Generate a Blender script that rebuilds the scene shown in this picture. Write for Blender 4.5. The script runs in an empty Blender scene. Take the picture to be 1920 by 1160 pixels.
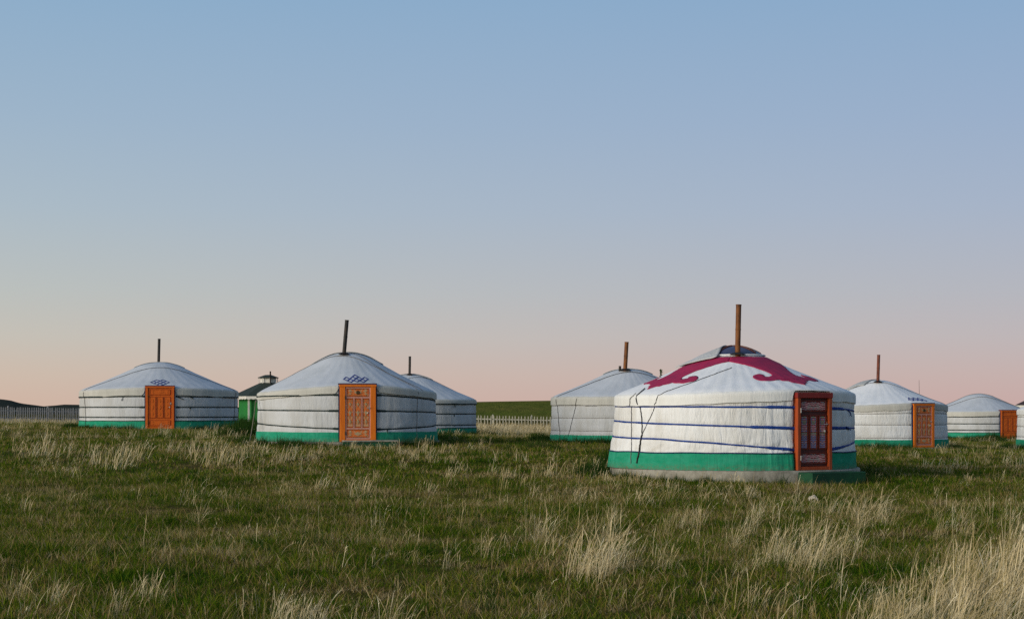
import bpy, bmesh, math, random
import numpy as np
from mathutils import Vector, Matrix, Euler, noise as mnoise
from mathutils.geometry import tessellate_polygon

scene = bpy.context.scene
COL = scene.collection
R_ = math.radians
random.seed(7)
rng = np.random.default_rng(11)

# ------------------------------------------------------------------ camera
FPX, HORIZON, CAMZ = 3200.0, 770.0, 1.6        # focal length and horizon row in photo pixels, eye height
cam_d = bpy.data.cameras.new('camera')
cam_d.sensor_width = 36.0
cam_d.lens = FPX / 1920.0 * 36.0
cam_d.shift_y = (HORIZON - 580.0) / 1920.0
cam_d.clip_start, cam_d.clip_end = 0.3, 12000.0
cam = bpy.data.objects.new('camera', cam_d)
cam.location = (0, 0, CAMZ)
cam.rotation_euler = (R_(90), 0, 0)
COL.objects.link(cam)
scene.camera = cam

# ------------------------------------------------------------------ world: clear dusk sky, sun just set behind and to the left
SUN_DIR = Vector((-0.80, -0.60, 0.0)).normalized()
SUN_EL = R_(14)
world = bpy.data.worlds.new('World')
scene.world = world
world.use_nodes = True
wn, wl = world.node_tree.nodes, world.node_tree.links
wn.clear()
w_out = wn.new('ShaderNodeOutputWorld')
w_bg = wn.new('ShaderNodeBackground')
w_tc = wn.new('ShaderNodeTexCoord')
w_sep = wn.new('ShaderNodeSeparateXYZ')
wl.new(w_tc.outputs['Generated'], w_sep.inputs[0])
w_ramp = wn.new('ShaderNodeValToRGB')
w_ramp.color_ramp.interpolation = 'LINEAR'
w_asin = wn.new('ShaderNodeMath'); w_asin.operation = 'ARCSINE'
wl.new(w_sep.outputs['Z'], w_asin.inputs[0])
w_map = wn.new('ShaderNodeMapRange')
w_map.inputs['From Min'].default_value = R_(-2)
w_map.inputs['From Max'].default_value = R_(40)
wl.new(w_asin.outputs[0], w_map.inputs['Value'])
wl.new(w_map.outputs[0], w_ramp.inputs[0])
def lin(c):
    return tuple(((v / 255.0) / 12.92 if v / 255.0 <= 0.04045 else ((v / 255.0 + 0.055) / 1.055) ** 2.4) for v in c) + (1.0,)
SKY_STOPS = [(-2, (194, 168, 161)), (0.3, (203, 178, 169)), (1.2, (201, 184, 176)), (2.4, (194, 189, 186)), (3.9, (184, 189, 193)), (6.6, (169, 185, 202)),
             (9.5, (156, 179, 204)), (13.5, (140, 172, 203)), (22, (116, 148, 184)), (40, (92, 122, 158))]
els = w_ramp.color_ramp.elements
while len(els) < len(SKY_STOPS):
    els.new(0.5)
for e, (deg, c) in zip(els, SKY_STOPS):
    e.position = (deg + 2) / 42.0
    e.color = lin(c)
# the after-glow side of the sky is warmer and brighter, the far side slightly mauve
w_dot = wn.new('ShaderNodeVectorMath'); w_dot.operation = 'DOT_PRODUCT'
wl.new(w_tc.outputs['Generated'], w_dot.inputs[0])
w_dot.inputs[1].default_value = tuple(SUN_DIR)
w_az = wn.new('ShaderNodeMapRange')
w_az.inputs['From Min'].default_value = -0.85
w_az.inputs['From Max'].default_value = 0.75
wl.new(w_dot.outputs['Value'], w_az.inputs['Value'])
w_tint = wn.new('ShaderNodeValToRGB')
w_tint.color_ramp.elements[0].color = (0.94, 0.89, 0.96, 1)
w_tint.color_ramp.elements[0].position = 0.0
w_tint.color_ramp.elements[1].color = (1.40, 1.18, 0.80, 1)
w_tint.color_ramp.elements[1].position = 1.0
e = w_tint.color_ramp.elements.new(0.30); e.color = (1.035, 1.03, 0.94, 1)
wl.new(w_az.outputs[0], w_tint.inputs[0])
w_low = wn.new('ShaderNodeMapRange')              # the tint lives near the horizon
w_low.inputs['From Min'].default_value = 0.0
w_low.inputs['From Max'].default_value = R_(16)
w_low.inputs['To Min'].default_value = 1.0
w_low.inputs['To Max'].default_value = 0.15
wl.new(w_asin.outputs[0], w_low.inputs['Value'])
w_mul = wn.new('ShaderNodeMixRGB'); w_mul.blend_type = 'MULTIPLY'
wl.new(w_low.outputs[0], w_mul.inputs[0])
wl.new(w_ramp.outputs[0], w_mul.inputs[1])
wl.new(w_tint.outputs[0], w_mul.inputs[2])
wl.new(w_mul.outputs[0], w_bg.inputs['Color'])
w_bg.inputs['Strength'].default_value = 1.0
wl.new(w_bg.outputs[0], w_out.inputs[0])

sun_d = bpy.data.lights.new('sun', 'SUN')
sun_d.energy = 3.3
sun_d.angle = R_(34)
sun_d.color = (1.0, 0.91, 0.77)
sun = bpy.data.objects.new('sun', sun_d)
to_sun = Vector((SUN_DIR.x * math.cos(SUN_EL), SUN_DIR.y * math.cos(SUN_EL), math.sin(SUN_EL)))
sun.rotation_euler = to_sun.to_track_quat('Z', 'Y').to_euler()
sun.location = to_sun * 60
COL.objects.link(sun)

scene.view_settings.view_transform = 'Standard'
scene.view_settings.look = 'None'
scene.view_settings.exposure = 0.0
scene.view_settings.gamma = 1.0
scene.view_settings.use_curve_mapping = False
scene.cycles.use_denoising = False            # the photograph is grainy and its grass crisp
scene.cycles.max_bounces = 6
scene.cycles.transparent_max_bounces = 8

# ------------------------------------------------------------------ helpers
def px_dir(px, py):
    return Vector(((px - 960.0) / FPX, 1.0, -(py - HORIZON) / FPX))
def at(px, py, d):
    v = px_dir(px, py) * d
    return Vector((v.x, v.y, v.z + CAMZ))

def mesh_obj(name, verts, faces, mat, parent=None, smooth=False):
    me = bpy.data.meshes.new(name)
    me.from_pydata([tuple(v) for v in verts], [], faces)
    me.update()
    if smooth:
        me.polygons.foreach_set('use_smooth', [True] * len(me.polygons))
    if mat is not None:
        for m in (mat if isinstance(mat, (list, tuple)) else [mat]):
            me.materials.append(m)
    o = bpy.data.objects.new(name, me)
    COL.objects.link(o)
    if parent is not None:
        o.parent = parent
    return o

def tag(o, label=None, cat=None, group=None, kind=None):
    if label: o['label'] = label
    if cat: o['category'] = cat
    if group: o['group'] = group
    if kind: o['kind'] = kind
    return o

def empty(name, loc, rz=0.0):
    o = bpy.data.objects.new(name, None)
    o.empty_display_size = 0.3
    o.location = loc
    o.rotation_euler = (0, 0, rz)
    COL.objects.link(o)
    return o

class MB:
    """collects shapes for one mesh"""
    def __init__(s): s.v, s.f = [], []
    def add(s, vs, fs):
        n = len(s.v); s.v += [tuple(v) for v in vs]; s.f += [tuple(i + n for i in f) for f in fs]; return s
    def box(s, c, h, bev=0.0, M=None):
        (cx, cy, cz), (hx, hy, hz) = c, h
        if bev <= 0:
            vs = [Vector((cx + a * hx, cy + b * hy, cz + d * hz)) for a in (-1, 1) for b in (-1, 1) for d in (-1, 1)]
            fs = [(0, 1, 3, 2), (4, 6, 7, 5), (0, 4, 5, 1), (2, 3, 7, 6), (0, 2, 6, 4), (1, 5, 7, 3)]
        else:
            bm = bmesh.new(); bmesh.ops.create_cube(bm, size=2)
            bmesh.ops.scale(bm, vec=(hx, hy, hz), verts=bm.verts)
            bmesh.ops.bevel(bm, geom=bm.edges[:], offset=bev, segments=1, affect='EDGES')
            bmesh.ops.translate(bm, vec=(cx, cy, cz), verts=bm.verts)
            bm.verts.index_update()
            vs = [v.co.copy() for v in bm.verts]; fs = [tuple(v.index for v in f.verts) for f in bm.faces]; bm.free()
        if M is not None: vs = [M @ v for v in vs]
        return s.add(vs, fs)
    def tube(s, pts, rad, n=8, cap=True):
        pts = [Vector(p) for p in pts]; m = len(pts)
        rads = rad if isinstance(rad, (list, tuple)) else [rad] * m
        vs, fs = [], []
        for i, p in enumerate(pts):
            t = (pts[min(i + 1, m - 1)] - pts[max(i - 1, 0)]).normalized()
            a = Vector((0, 0, 1)) if abs(t.z) < 0.9 else Vector((1, 0, 0))
            u = t.cross(a).normalized(); w = t.cross(u)
            for k in range(n):
                q = 2 * math.pi * k / n
                vs.append(p + (u * math.cos(q) + w * math.sin(q)) * rads[i])
        for i in range(m - 1):
            for k in range(n):
                fs.append((i * n + k, i * n + (k + 1) % n, (i + 1) * n + (k + 1) % n, (i + 1) * n + k))
        if cap:
            fs.append(tuple(range(n))); fs.append(tuple((m - 1) * n + k for k in reversed(range(n))))
        return s.add(vs, fs)
    def grid(s, P, closed=False):
        """P[i][j] rows of points"""
        m, n = len(P), len(P[0])
        vs = [p for row in P for p in row]; fs = []
        for i in range(m - 1):
            for j in range(n if closed else n - 1):
                j2 = (j + 1) % n
                fs.append((i * n + j, i * n + j2, (i + 1) * n + j2, (i + 1) * n + j))
        return s.add(vs, fs)
    def prism(s, poly, y0, y1):
        """polygon in xz extruded along y (y0 is the front)"""
        n = len(poly)
        vs = [(x, y0, z) for x, z in poly] + [(x, y1, z) for x, z in poly]
        fs = [tuple(range(n)), tuple(reversed(range(n, 2 * n)))]
        fs += [(i, i + n, (i + 1) % n + n, (i + 1) % n) for i in range(n)]
        return s.add(vs, fs)
    def build(s, name, mat, parent=None, smooth=False):
        return mesh_obj(name, s.v, s.f, mat, parent, smooth)

def nz(x, y=0.0, z=0.0):
    return mnoise.noise(Vector((x, y, z)))

# ------------------------------------------------------------------ materials
def nodes(name):
    m = bpy.data.materials.new(name); m.use_nodes = True
    nt = m.node_tree
    return m, nt, nt.nodes, nt.links, nt.nodes['Principled BSDF']

def mix_rgb(N, L, fac, a, b, mode='MIX'):
    n = N.new('ShaderNodeMixRGB'); n.blend_type = mode
    for i, v in ((0, fac), (1, a), (2, b)):
        if hasattr(v, 'is_output'): L.new(v, n.inputs[i])
        elif i == 0: n.inputs[0].default_value = v
        else: n.inputs[i].default_value = tuple(v) + ((1.0,) if len(v) == 3 else ())
    return n.outputs[0]

def noise_tex(N, L, vec, scale, detail=4, rough=0.55, dist=0.0):
    n = N.new('ShaderNodeTexNoise')
    n.inputs['Scale'].default_value = scale; n.inputs['Detail'].default_value = detail
    n.inputs['Roughness'].default_value = rough; n.inputs['Distortion'].default_value = dist
    if vec is not None: L.new(vec, n.inputs['Vector'])
    return n.outputs['Fac']

def ramp(N, L, val, stops):
    n = N.new('ShaderNodeValToRGB')
    e = n.color_ramp.elements
    while len(e) < len(stops): e.new(0.5)
    for k, (p, c) in zip(e, stops):
        k.position = p; k.color = tuple(c) + (1.0,) if len(c) == 3 else c
    L.new(val, n.inputs[0])
    return n.outputs[0]

def mapping(N, L, vec, scale=(1, 1, 1), rot=(0, 0, 0)):
    n = N.new('ShaderNodeMapping')
    n.inputs['Scale'].default_value = scale; n.inputs['Rotation'].default_value = rot
    L.new(vec, n.inputs['Vector'])
    return n.outputs[0]

def bump(N, L, bsdf, h, strength=0.3, dist=0.02):
    b = N.new('ShaderNodeBump'); b.inputs['Strength'].default_value = strength; b.inputs['Distance'].default_value = dist
    L.new(h, b.inputs['Height']); L.new(b.outputs[0], bsdf.inputs['Normal'])

def mat_canvas(name, c, dirt, amount=0.5, wr=0.35):
    m, nt, N, L, B = nodes(name)
    tc = N.new('ShaderNodeTexCoord').outputs['Object']
    n1 = noise_tex(N, L, mapping(N, L, tc, (1, 1, 0.45)), 1.6, 6, 0.62, 0.4)
    f1 = ramp(N, L, n1, [(0.42, (0, 0, 0)), (0.72, (1, 1, 1))])
    n2 = noise_tex(N, L, mapping(N, L, tc, (5, 5, 0.7)), 2.2, 5, 0.6, 0.6)      # rain streaks
    f2 = ramp(N, L, n2, [(0.5, (0, 0, 0)), (0.75, (1, 1, 1))])
    a = mix_rgb(N, L, f1, c, dirt)
    k = N.new('ShaderNodeMath'); k.operation = 'MULTIPLY'; k.inputs[1].default_value = amount
    L.new(f2, k.inputs[0])
    col = mix_rgb(N, L, k.outputs[0], a, dirt)
    L.new(col, B.inputs['Base Color'])
    B.inputs['Roughness'].default_value = 0.82
    B.inputs['Specular IOR Level'].default_value = 0.2
    w = noise_tex(N, L, mapping(N, L, tc, (6, 6, 1.3)), 1.5, 5, 0.6, 1.2)
    bump(N, L, B, w, wr, 0.03)
    return m

def mat_plain(name, c, c2=None, rough=0.7, scale=8.0, bmp=0.15, stretch=(1, 1, 1), metal=0.0, spec=0.3, lo=0.4, hi=0.7, bd=0.01):
    m, nt, N, L, B = nodes(name)
    tc = N.new('ShaderNodeTexCoord').outputs['Object']
    n1 = noise_tex(N, L, mapping(N, L, tc, stretch), scale, 6, 0.6, 0.3)
    if c2 is None: c2 = tuple(v * 0.7 for v in c)
    L.new(mix_rgb(N, L, ramp(N, L, n1, [(lo, (0, 0, 0)), (hi, (1, 1, 1))]), c, c2), B.inputs['Base Color'])
    B.inputs['Roughness'].default_value = rough
    B.inputs['Metallic'].default_value = metal
    B.inputs['Specular IOR Level'].default_value = spec
    if bmp: bump(N, L, B, n1, bmp, bd)
    return m

def mat_ornament(name, base, cols, scale=22.0):
    """painted scrollwork: small coloured flecks over a ground colour, mirrored about the panel's middle"""
    m, nt, N, L, B = nodes(name)
    tc = N.new('ShaderNodeTexCoord').outputs['Object']
    sep = N.new('ShaderNodeSeparateXYZ'); L.new(tc, sep.inputs[0])
    ab = N.new('ShaderNodeMath'); ab.operation = 'ABSOLUTE'; L.new(sep.outputs[0], ab.inputs[0])
    cmb = N.new('ShaderNodeCombineXYZ'); L.new(ab.outputs[0], cmb.inputs[0]); L.new(sep.outputs[2], cmb.inputs[2])
    vor = N.new('ShaderNodeTexVoronoi'); vor.inputs['Scale'].default_value = scale
    L.new(cmb.outputs[0], vor.inputs['Vector'])
    wav = N.new('ShaderNodeTexWave'); wav.wave_type = 'RINGS'; wav.inputs['Scale'].default_value = 9.0
    wav.inputs['Distortion'].default_value = 5.0; wav.inputs['Detail'].default_value = 1.0
    L.new(cmb.outputs[0], wav.inputs['Vector'])
    sepc = N.new('ShaderNodeSeparateColor'); L.new(vor.outputs['Color'], sepc.inputs[0])
    n = len(cols)
    rp = N.new('ShaderNodeValToRGB'); rp.color_ramp.interpolation = 'CONSTANT'
    e = rp.color_ramp.elements
    while len(e) < n: e.new(0.5)
    for i, c in enumerate(cols):
        e[i].position = i / n; e[i].color = tuple(c) + (1,)
    L.new(sepc.outputs[0], rp.inputs[0])
    f = ramp(N, L, wav.outputs['Fac'], [(0.42, (0, 0, 0)), (0.52, (1, 1, 1))])
    L.new(mix_rgb(N, L, f, base, rp.outputs[0]), B.inputs['Base Color'])
    B.inputs['Roughness'].default_value = 0.55
    return m

M = {}
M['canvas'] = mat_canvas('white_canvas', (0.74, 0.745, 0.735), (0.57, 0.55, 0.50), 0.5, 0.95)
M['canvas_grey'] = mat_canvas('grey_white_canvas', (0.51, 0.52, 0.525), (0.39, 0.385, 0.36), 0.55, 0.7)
M['canvas_roof'] = mat_canvas('roof_canvas', (0.53, 0.55, 0.575), (0.45, 0.47, 0.485), 0.25, 0.25)
M['canvas_roof_white'] = mat_canvas('roof_canvas_white', (0.76, 0.765, 0.77), (0.66, 0.67, 0.675), 0.25, 0.3)
M['valance'] = mat_canvas('eave_canvas', (0.50, 0.49, 0.44), (0.40, 0.39, 0.345), 0.5)
M['valance_white'] = mat_canvas('eave_canvas_white', (0.74, 0.74, 0.71), (0.62, 0.61, 0.57), 0.4)
M['cover'] = mat_canvas('crown_cover_canvas', (0.46, 0.47, 0.46), (0.34, 0.34, 0.33), 0.5)
def mat_skirt():
    m, nt, N, L, B = nodes('green_skirt_canvas')
    tc = N.new('ShaderNodeTexCoord').outputs['Object']
    n1 = noise_tex(N, L, mapping(N, L, tc, (1, 1, 2)), 3.0, 6, 0.65, 0.5); n2 = noise_tex(N, L, mapping(N, L, tc, (1, 1, 2.5)), 14.0, 5, 0.7)
    n3 = noise_tex(N, L, mapping(N, L, tc, (7, 7, 0.8)), 1.2, 4, 0.6, 1.0)
    c = mix_rgb(N, L, ramp(N, L, n1, [(0.35, (0, 0, 0)), (0.68, (1, 1, 1))]), (0.010, 0.24, 0.13), (0.035, 0.30, 0.185))
    c = mix_rgb(N, L, ramp(N, L, n2, [(0.55, (0, 0, 0)), (0.78, (0.75, 0.75, 0.75))]), c, (0.075, 0.20, 0.12))
    sep = N.new('ShaderNodeSeparateXYZ'); L.new(tc, sep.inputs[0])
    mr = N.new('ShaderNodeMapRange'); L.new(sep.outputs[2], mr.inputs['Value']); mr.inputs['From Min'].default_value = 0.14; mr.inputs['From Max'].default_value = 0.0
    mu = N.new('ShaderNodeMath'); mu.operation = 'MULTIPLY'; L.new(mr.outputs[0], mu.inputs[0]); L.new(ramp(N, L, n2, [(0.38, (0, 0, 0)), (0.6, (0.7, 0.7, 0.7))]), mu.inputs[1])
    c = mix_rgb(N, L, mu.outputs[0], c, (0.13, 0.125, 0.075))           # dried mud splashes along the foot
    L.new(c, B.inputs['Base Color']); B.inputs['Roughness'].default_value = 0.9; B.inputs['Specular IOR Level'].default_value = 0.1
    bump(N, L, B, n3, 0.6, 0.04)
    return m
M['skirt'] = mat_skirt()
M['skirt_edge'] = mat_plain('dark_blue_hem', (0.012, 0.03, 0.10), None, 0.8)
M['belt_blue'] = mat_plain('blue_belt', (0.010, 0.05, 0.25), (0.008, 0.03, 0.15), 0.7, 20)
M['belt_dark'] = mat_plain('dark_green_belt', (0.008, 0.022, 0.02), None, 0.8, 20)
M['belt_pale'] = mat_plain('grey_belt', (0.22, 0.21, 0.20), (0.34, 0.33, 0.31), 0.8, 14)
M['rope'] = mat_plain('dark_rope', (0.04, 0.035, 0.03), (0.015, 0.013, 0.012), 0.9, 40)
M['rope_pale'] = mat_plain('pale_rope', (0.16, 0.15, 0.14), None, 0.9, 40)
M['concrete'] = mat_plain('concrete', (0.31, 0.29, 0.235), (0.17, 0.155, 0.12), 0.9, 5.0, 0.5, bd=0.03)
M['concrete_green'] = mat_plain('green_painted_concrete', (0.006, 0.040, 0.020), (0.010, 0.075, 0.028), 0.8, 3.0, 0.4, bd=0.02)
M['rust'] = mat_plain('rusty_pipe', (0.21, 0.080, 0.025), (0.075, 0.030, 0.015), 0.7, 9.0, 0.3, (1, 1, 0.5), 0.3)
M['rust_red'] = mat_plain('red_rust_pipe', (0.20, 0.06, 0.035), (0.07, 0.03, 0.025), 0.7, 9.0, 0.3, (1, 1, 0.5), 0.3)
M['soot'] = mat_plain('sooty_pipe', (0.016, 0.018, 0.018), (0.05, 0.035, 0.025), 0.6, 9.0, 0.3, (1, 1, 0.4), 0.2)
M['applique'] = mat_plain('crimson_applique', (0.35, 0.014, 0.068), (0.25, 0.014, 0.065), 0.85, 4.0, 0.2)
M['emblem'] = mat_plain('blue_emblem', (0.03, 0.05, 0.24), None, 0.8, 10)
M['crown_glass'] = mat_plain('crown_dark_film', (0.035, 0.045, 0.10), (0.09, 0.07, 0.12), 0.35, 5.0, 0.3)
M['crown_wood'] = mat_plain('crown_wood', (0.14, 0.05, 0.03), None, 0.6, 12)
M['white_rim'] = mat_plain('white_rim', (0.74, 0.75, 0.74), (0.6, 0.6, 0.6), 0.8, 8)
M['metal'] = mat_plain('pale_metal', (0.62, 0.60, 0.54), None, 0.35, 20, 0.1, metal=0.7)
M['picket'] = mat_plain('weathered_white_paint', (0.40, 0.38, 0.30), (0.24, 0.22, 0.17), 0.85, 3.0, 0.2, (1, 1, 0.4))
M['picket_grey'] = mat_plain('grey_weathered_paint', (0.38, 0.36, 0.34), (0.22, 0.21, 0.20), 0.85, 3.0, 0.2, (1, 1, 0.4))
M['pav_roof'] = mat_plain('dark_green_roof', (0.022, 0.036, 0.026), (0.035, 0.040, 0.030), 0.75, 5.0, 0.3)
M['pav_roof_brown'] = mat_plain('dark_brown_roof', (0.055, 0.035, 0.032), (0.035, 0.024, 0.022), 0.75, 5.0, 0.3)
M['pav_wall'] = mat_plain('bright_green_boards', (0.008, 0.17, 0.018), (0.008, 0.11, 0.03), 0.6, 3.0, 0.4, (6, 6, 0.2))
M['pav_white'] = mat_plain('white_trim_paint', (0.62, 0.60, 0.54), (0.5, 0.48, 0.42), 0.7, 4.0, 0.1)
M['scrap'] = mat_plain('pale_scrap', (0.50, 0.44, 0.34), (0.3, 0.25, 0.18), 0.85, 14.0, 0.3)
M['pole'] = mat_plain('weathered_pole', (0.20, 0.17, 0.13), None, 0.9, 6)
M['bark'] = mat_plain('bark', (0.09, 0.065, 0.045), None, 0.9, 20)
M['leaf'] = mat_plain('leaf_green', (0.045, 0.085, 0.02), (0.03, 0.06, 0.015), 0.6, 3)
M['mast'] = mat_plain('grey_mast', (0.12, 0.12, 0.13), None, 0.5, 10)
# doors
M['d_frame_brown'] = mat_plain('orange_brown_frame', (0.36, 0.062, 0.012), (0.24, 0.038, 0.01), 0.5, 6, 0.1, (3, 3, 0.5))
M['d_red'] = mat_plain('red_header', (0.24, 0.02, 0.014), (0.17, 0.015, 0.012), 0.5, 6, 0.1)
M['d_maroon'] = mat_plain('maroon_leaf', (0.055, 0.009, 0.008), (0.085, 0.013, 0.009), 0.45, 6, 0.1, (3, 3, 0.5))
M['d_mould_red'] = mat_plain('red_moulding', (0.16, 0.022, 0.010), None, 0.5, 8)
M['d_orange'] = mat_plain('orange_leaf', (0.70, 0.17, 0.008), (0.56, 0.115, 0.006), 0.5, 5, 0.1, (3, 3, 0.5))
M['d_pink'] = mat_plain('pink_moulding', (0.52, 0.27, 0.22), (0.42, 0.18, 0.12), 0.6, 20)
M['d_plain'] = mat_plain('carved_orange_wood', (0.62, 0.125, 0.008), (0.46, 0.08, 0.006), 0.5, 9, 0.3, (3, 3, 0.5))
M['d_plain_dark'] = mat_plain('dark_carved_wood', (0.36, 0.058, 0.008), (0.25, 0.036, 0.006), 0.5, 14, 0.3)
M['d_blueedge'] = mat_plain('blue_black_edging', (0.02, 0.025, 0.075), None, 0.8)
M['o_main'] = mat_ornament('painted_pink_scrolls', (0.16, 0.018, 0.016), [(0.55, 0.24, 0.25), (0.42, 0.38, 0.34), (0.58, 0.28, 0.28), (0.24, 0.30, 0.34)], 24)
M['o_stem'] = mat_ornament('painted_blue_pink_scrolls', (0.17, 0.020, 0.016), [(0.16, 0.20, 0.38), (0.55, 0.22, 0.25), (0.20, 0.30, 0.18), (0.50, 0.32, 0.33), (0.18, 0.24, 0.40)], 20)
M['o_mid'] = mat_ornament('painted_sage_scrolls', (0.60, 0.13, 0.014), [(0.40, 0.36, 0.20), (0.62, 0.15, 0.02), (0.56, 0.12, 0.014), (0.26, 0.16, 0.06)], 20)
M['o_lozenge'] = mat_plain('sage_lozenge', (0.36, 0.33, 0.19), (0.46, 0.16, 0.05), 0.6, 30)
M['o_dark'] = mat_plain('dark_boss', (0.07, 0.04, 0.012), None, 0.6, 30)

# ------------------------------------------------------------------ gers: parameters read off the photograph
# pc = centre column, s = pixels per metre at the centre, sy = row of the slab top there
GERS = dict(
    main=dict(pc=1376, s=88.5, sy=874, R=2.50, Hw=1.52, rise=0.98, door=39, lift=0.09, plinth=0.20),
    mid=dict(pc=651, s=63.0, sy=825, R=2.63, Hw=1.42, rise=1.18, door=6.5, lift=0.19, plinth=0.07),
    left=dict(pc=299, s=46.5, sy=802, R=3.12, Hw=1.50, rise=1.14, door=0.3, lift=0.10, plinth=0.02),
    bmid=dict(pc=768, s=46.0, sy=813, R=2.70, Hw=1.40, rise=1.02, door=150, lift=0.0, plinth=0.0),
    bm=dict(pc=1177, s=58.0, sy=829, R=2.46, Hw=1.47, rise=0.90, door=120, lift=0.0, plinth=0.0),
    ra=dict(pc=1645, s=52.0, sy=836, R=2.44, Hw=1.45, rise=0.93, door=40, lift=0.10, plinth=0.06),
    fr=dict(pc=1836, s=33.0, sy=821, R=2.80, Hw=1.50, rise=1.02, door=36, lift=0.04, plinth=0.02),
    edge=dict(pc=2036, s=47.0, sy=836, R=2.62, Hw=1.48, rise=0.95, door=40, lift=0.10, plinth=0.15),
)
for g in GERS.values():
    d = FPX / g['s']
    p = at(g['pc'], g['sy'], d)
    g['x'], g['y'], g['zslab'] = p.x, p.y, p.z
    g['zg'] = p.z - g['plinth']

# ------------------------------------------------------------------ terrain (thin-plate through the ger sites)
CP = [(g['x'], g['y'], g['zg']) for g in GERS.values()]
CP += [(0, 2, 0.0), (-6, 14, 0.04), (0, 14, 0.0), (6, 14, 0.0), (0, 24, 0.02), (-9, 28, 0.22), (10, 28, 0.0), (-30, 60, 0.95), (32, 48, 0.0),
       (-34, 104, 0.95), (-12, 104, 0.62), (1, 104, 0.36), (20, 104, 0.05), (40, 104, -0.2), (-80, 150, 1.2), (0, 160, 0.6), (70, 150, -0.1),
       (0, -30, -0.1), (-50, 0, 0.4), (50, 0, -0.2), (-100, 60, 1.2), (100, 60, -0.4)]
CP = np.array(CP)
def tps(r):
    return np.where(r > 1e-6, r * r * np.log(np.maximum(r, 1e-6)), 0.0)
_n = len(CP)
_K = tps(np.hypot(CP[:, None, 0] - CP[None, :, 0], CP[:, None, 1] - CP[None, :, 1])) + np.eye(_n) * 0.05
_P = np.column_stack([np.ones(_n), CP[:, 0], CP[:, 1]])
_W = np.linalg.solve(np.block([[_K, _P], [_P.T, np.zeros((3, 3))]]), np.concatenate([CP[:, 2], np.zeros(3)]))
def ground_z(x, y):
    x = np.asarray(x, float); y = np.asarray(y, float)
    xs, ys = np.clip(x, -100, 100), np.clip(y, -30, 160)
    z = _W[_n] + _W[_n + 1] * xs + _W[_n + 2] * ys
    for i in range(_n):
        z = z + _W[i] * tps(np.hypot(xs - CP[i, 0], ys - CP[i, 1]))
    k = np.clip((np.hypot(x, y) - 130) / 200, 0, 1)
    z = z * (1 - k) + 0.3 * k
    near = np.clip(1 - np.hypot(x, y) / 90, 0, 1)
    return z + near * 0.03 * (np.sin(x * 0.9 + 1.3 * np.sin(y * 0.35)) + np.sin(y * 0.8 + 0.7 * np.sin(x * 0.5)))
def gz(x, y):
    return float(ground_z(x, y))
_DD = np.concatenate([np.arange(8, 30, 0.05), np.arange(30, 130, 0.15)])
def ground_at(px, py):
    """where the line of sight through a photo pixel meets the ground"""
    X = (px - 960.0) / FPX * _DD; Z = CAMZ - (py - HORIZON) / FPX * _DD
    hit = np.nonzero(Z <= ground_z(X, _DD))[0]
    return at(px, py, float(_DD[hit[0]] if len(hit) else _DD[-1]))

def axis(a, b, n, p):
    t = np.linspace(-1, 1, n); u = np.sign(t) * np.abs(t) ** p
    return np.where(u < 0, -u * a, u * b)
gx = axis(-5000, 5000, 220, 4.2)
gy = np.concatenate([np.linspace(-400, 6, 16)[:-1], np.linspace(6, 150, 260), 150 + (np.linspace(0, 1, 40)[1:] ** 3) * 5500])
GX, GY = np.meshgrid(gx, gy)
GZ = ground_z(GX, GY)
m_, n_ = GX.shape
gv = np.column_stack([GX.ravel(), GY.ravel(), GZ.ravel()]).tolist()
gf = [(i * n_ + j, i * n_ + j + 1, (i + 1) * n_ + j + 1, (i + 1) * n_ + j) for i in range(m_ - 1) for j in range(n_ - 1)]

GREEN, GREEN2, BROWN, STRAW = (0.044, 0.075, 0.014), (0.070, 0.095, 0.020), (0.105, 0.068, 0.032), (0.40, 0.32, 0.175)
def mat_ground():
    m, nt, N, L, B = nodes('steppe_ground')
    g = N.new('ShaderNodeNewGeometry').outputs['Position']
    n1 = noise_tex(N, L, g, 0.22, 5, 0.6); n2 = noise_tex(N, L, g, 2.5, 6, 0.7); n3 = noise_tex(N, L, mapping(N, L, g, (1, 0.15, 1)), 0.06, 5, 0.6)
    c = mix_rgb(N, L, ramp(N, L, n1, [(0.4, (0, 0, 0)), (0.62, (1, 1, 1))]), (0.060, 0.066, 0.010), (0.095, 0.064, 0.024))
    c = mix_rgb(N, L, ramp(N, L, n2, [(0.35, (0, 0, 0)), (0.7, (1, 1, 1))]), c, (0.045, 0.042, 0.009))
    c = mix_rgb(N, L, ramp(N, L, n3, [(0.5, (0, 0, 0)), (0.7, (0.5, 0.5, 0.5))]), c, (0.11, 0.10, 0.04))
    L.new(c, B.inputs['Base Color']); B.inputs['Roughness'].default_value = 1.0; B.inputs['Specular IOR Level'].default_value = 0.0
    bump(N, L, B, n2, 0.6, 0.08)
    return m
tag(mesh_obj('ground', gv, gf, mat_ground(), None, True), kind='structure')

def mat_hill(name, a, b, c3):
    m, nt, N, L, B = nodes(name)
    g = N.new('ShaderNodeNewGeometry').outputs['Position']
    n1 = noise_tex(N, L, mapping(N, L, g, (1, 0.35, 1)), 0.05, 6, 0.65); n2 = noise_tex(N, L, mapping(N, L, g, (1, 0.12, 1)), 0.5, 6, 0.75)
    c = mix_rgb(N, L, ramp(N, L, n1, [(0.38, (0, 0, 0)), (0.65, (1, 1, 1))]), a, b)
    c = mix_rgb(N, L, ramp(N, L, n2, [(0.42, (0, 0, 0)), (0.7, (1, 1, 1))]), c, c3)
    L.new(c, B.inputs['Base Color']); B.inputs['Roughness'].default_value = 1.0; B.inputs['Specular IOR Level'].default_value = 0.0
    bump(N, L, B, n2, 0.8, 0.6)
    return m
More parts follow.
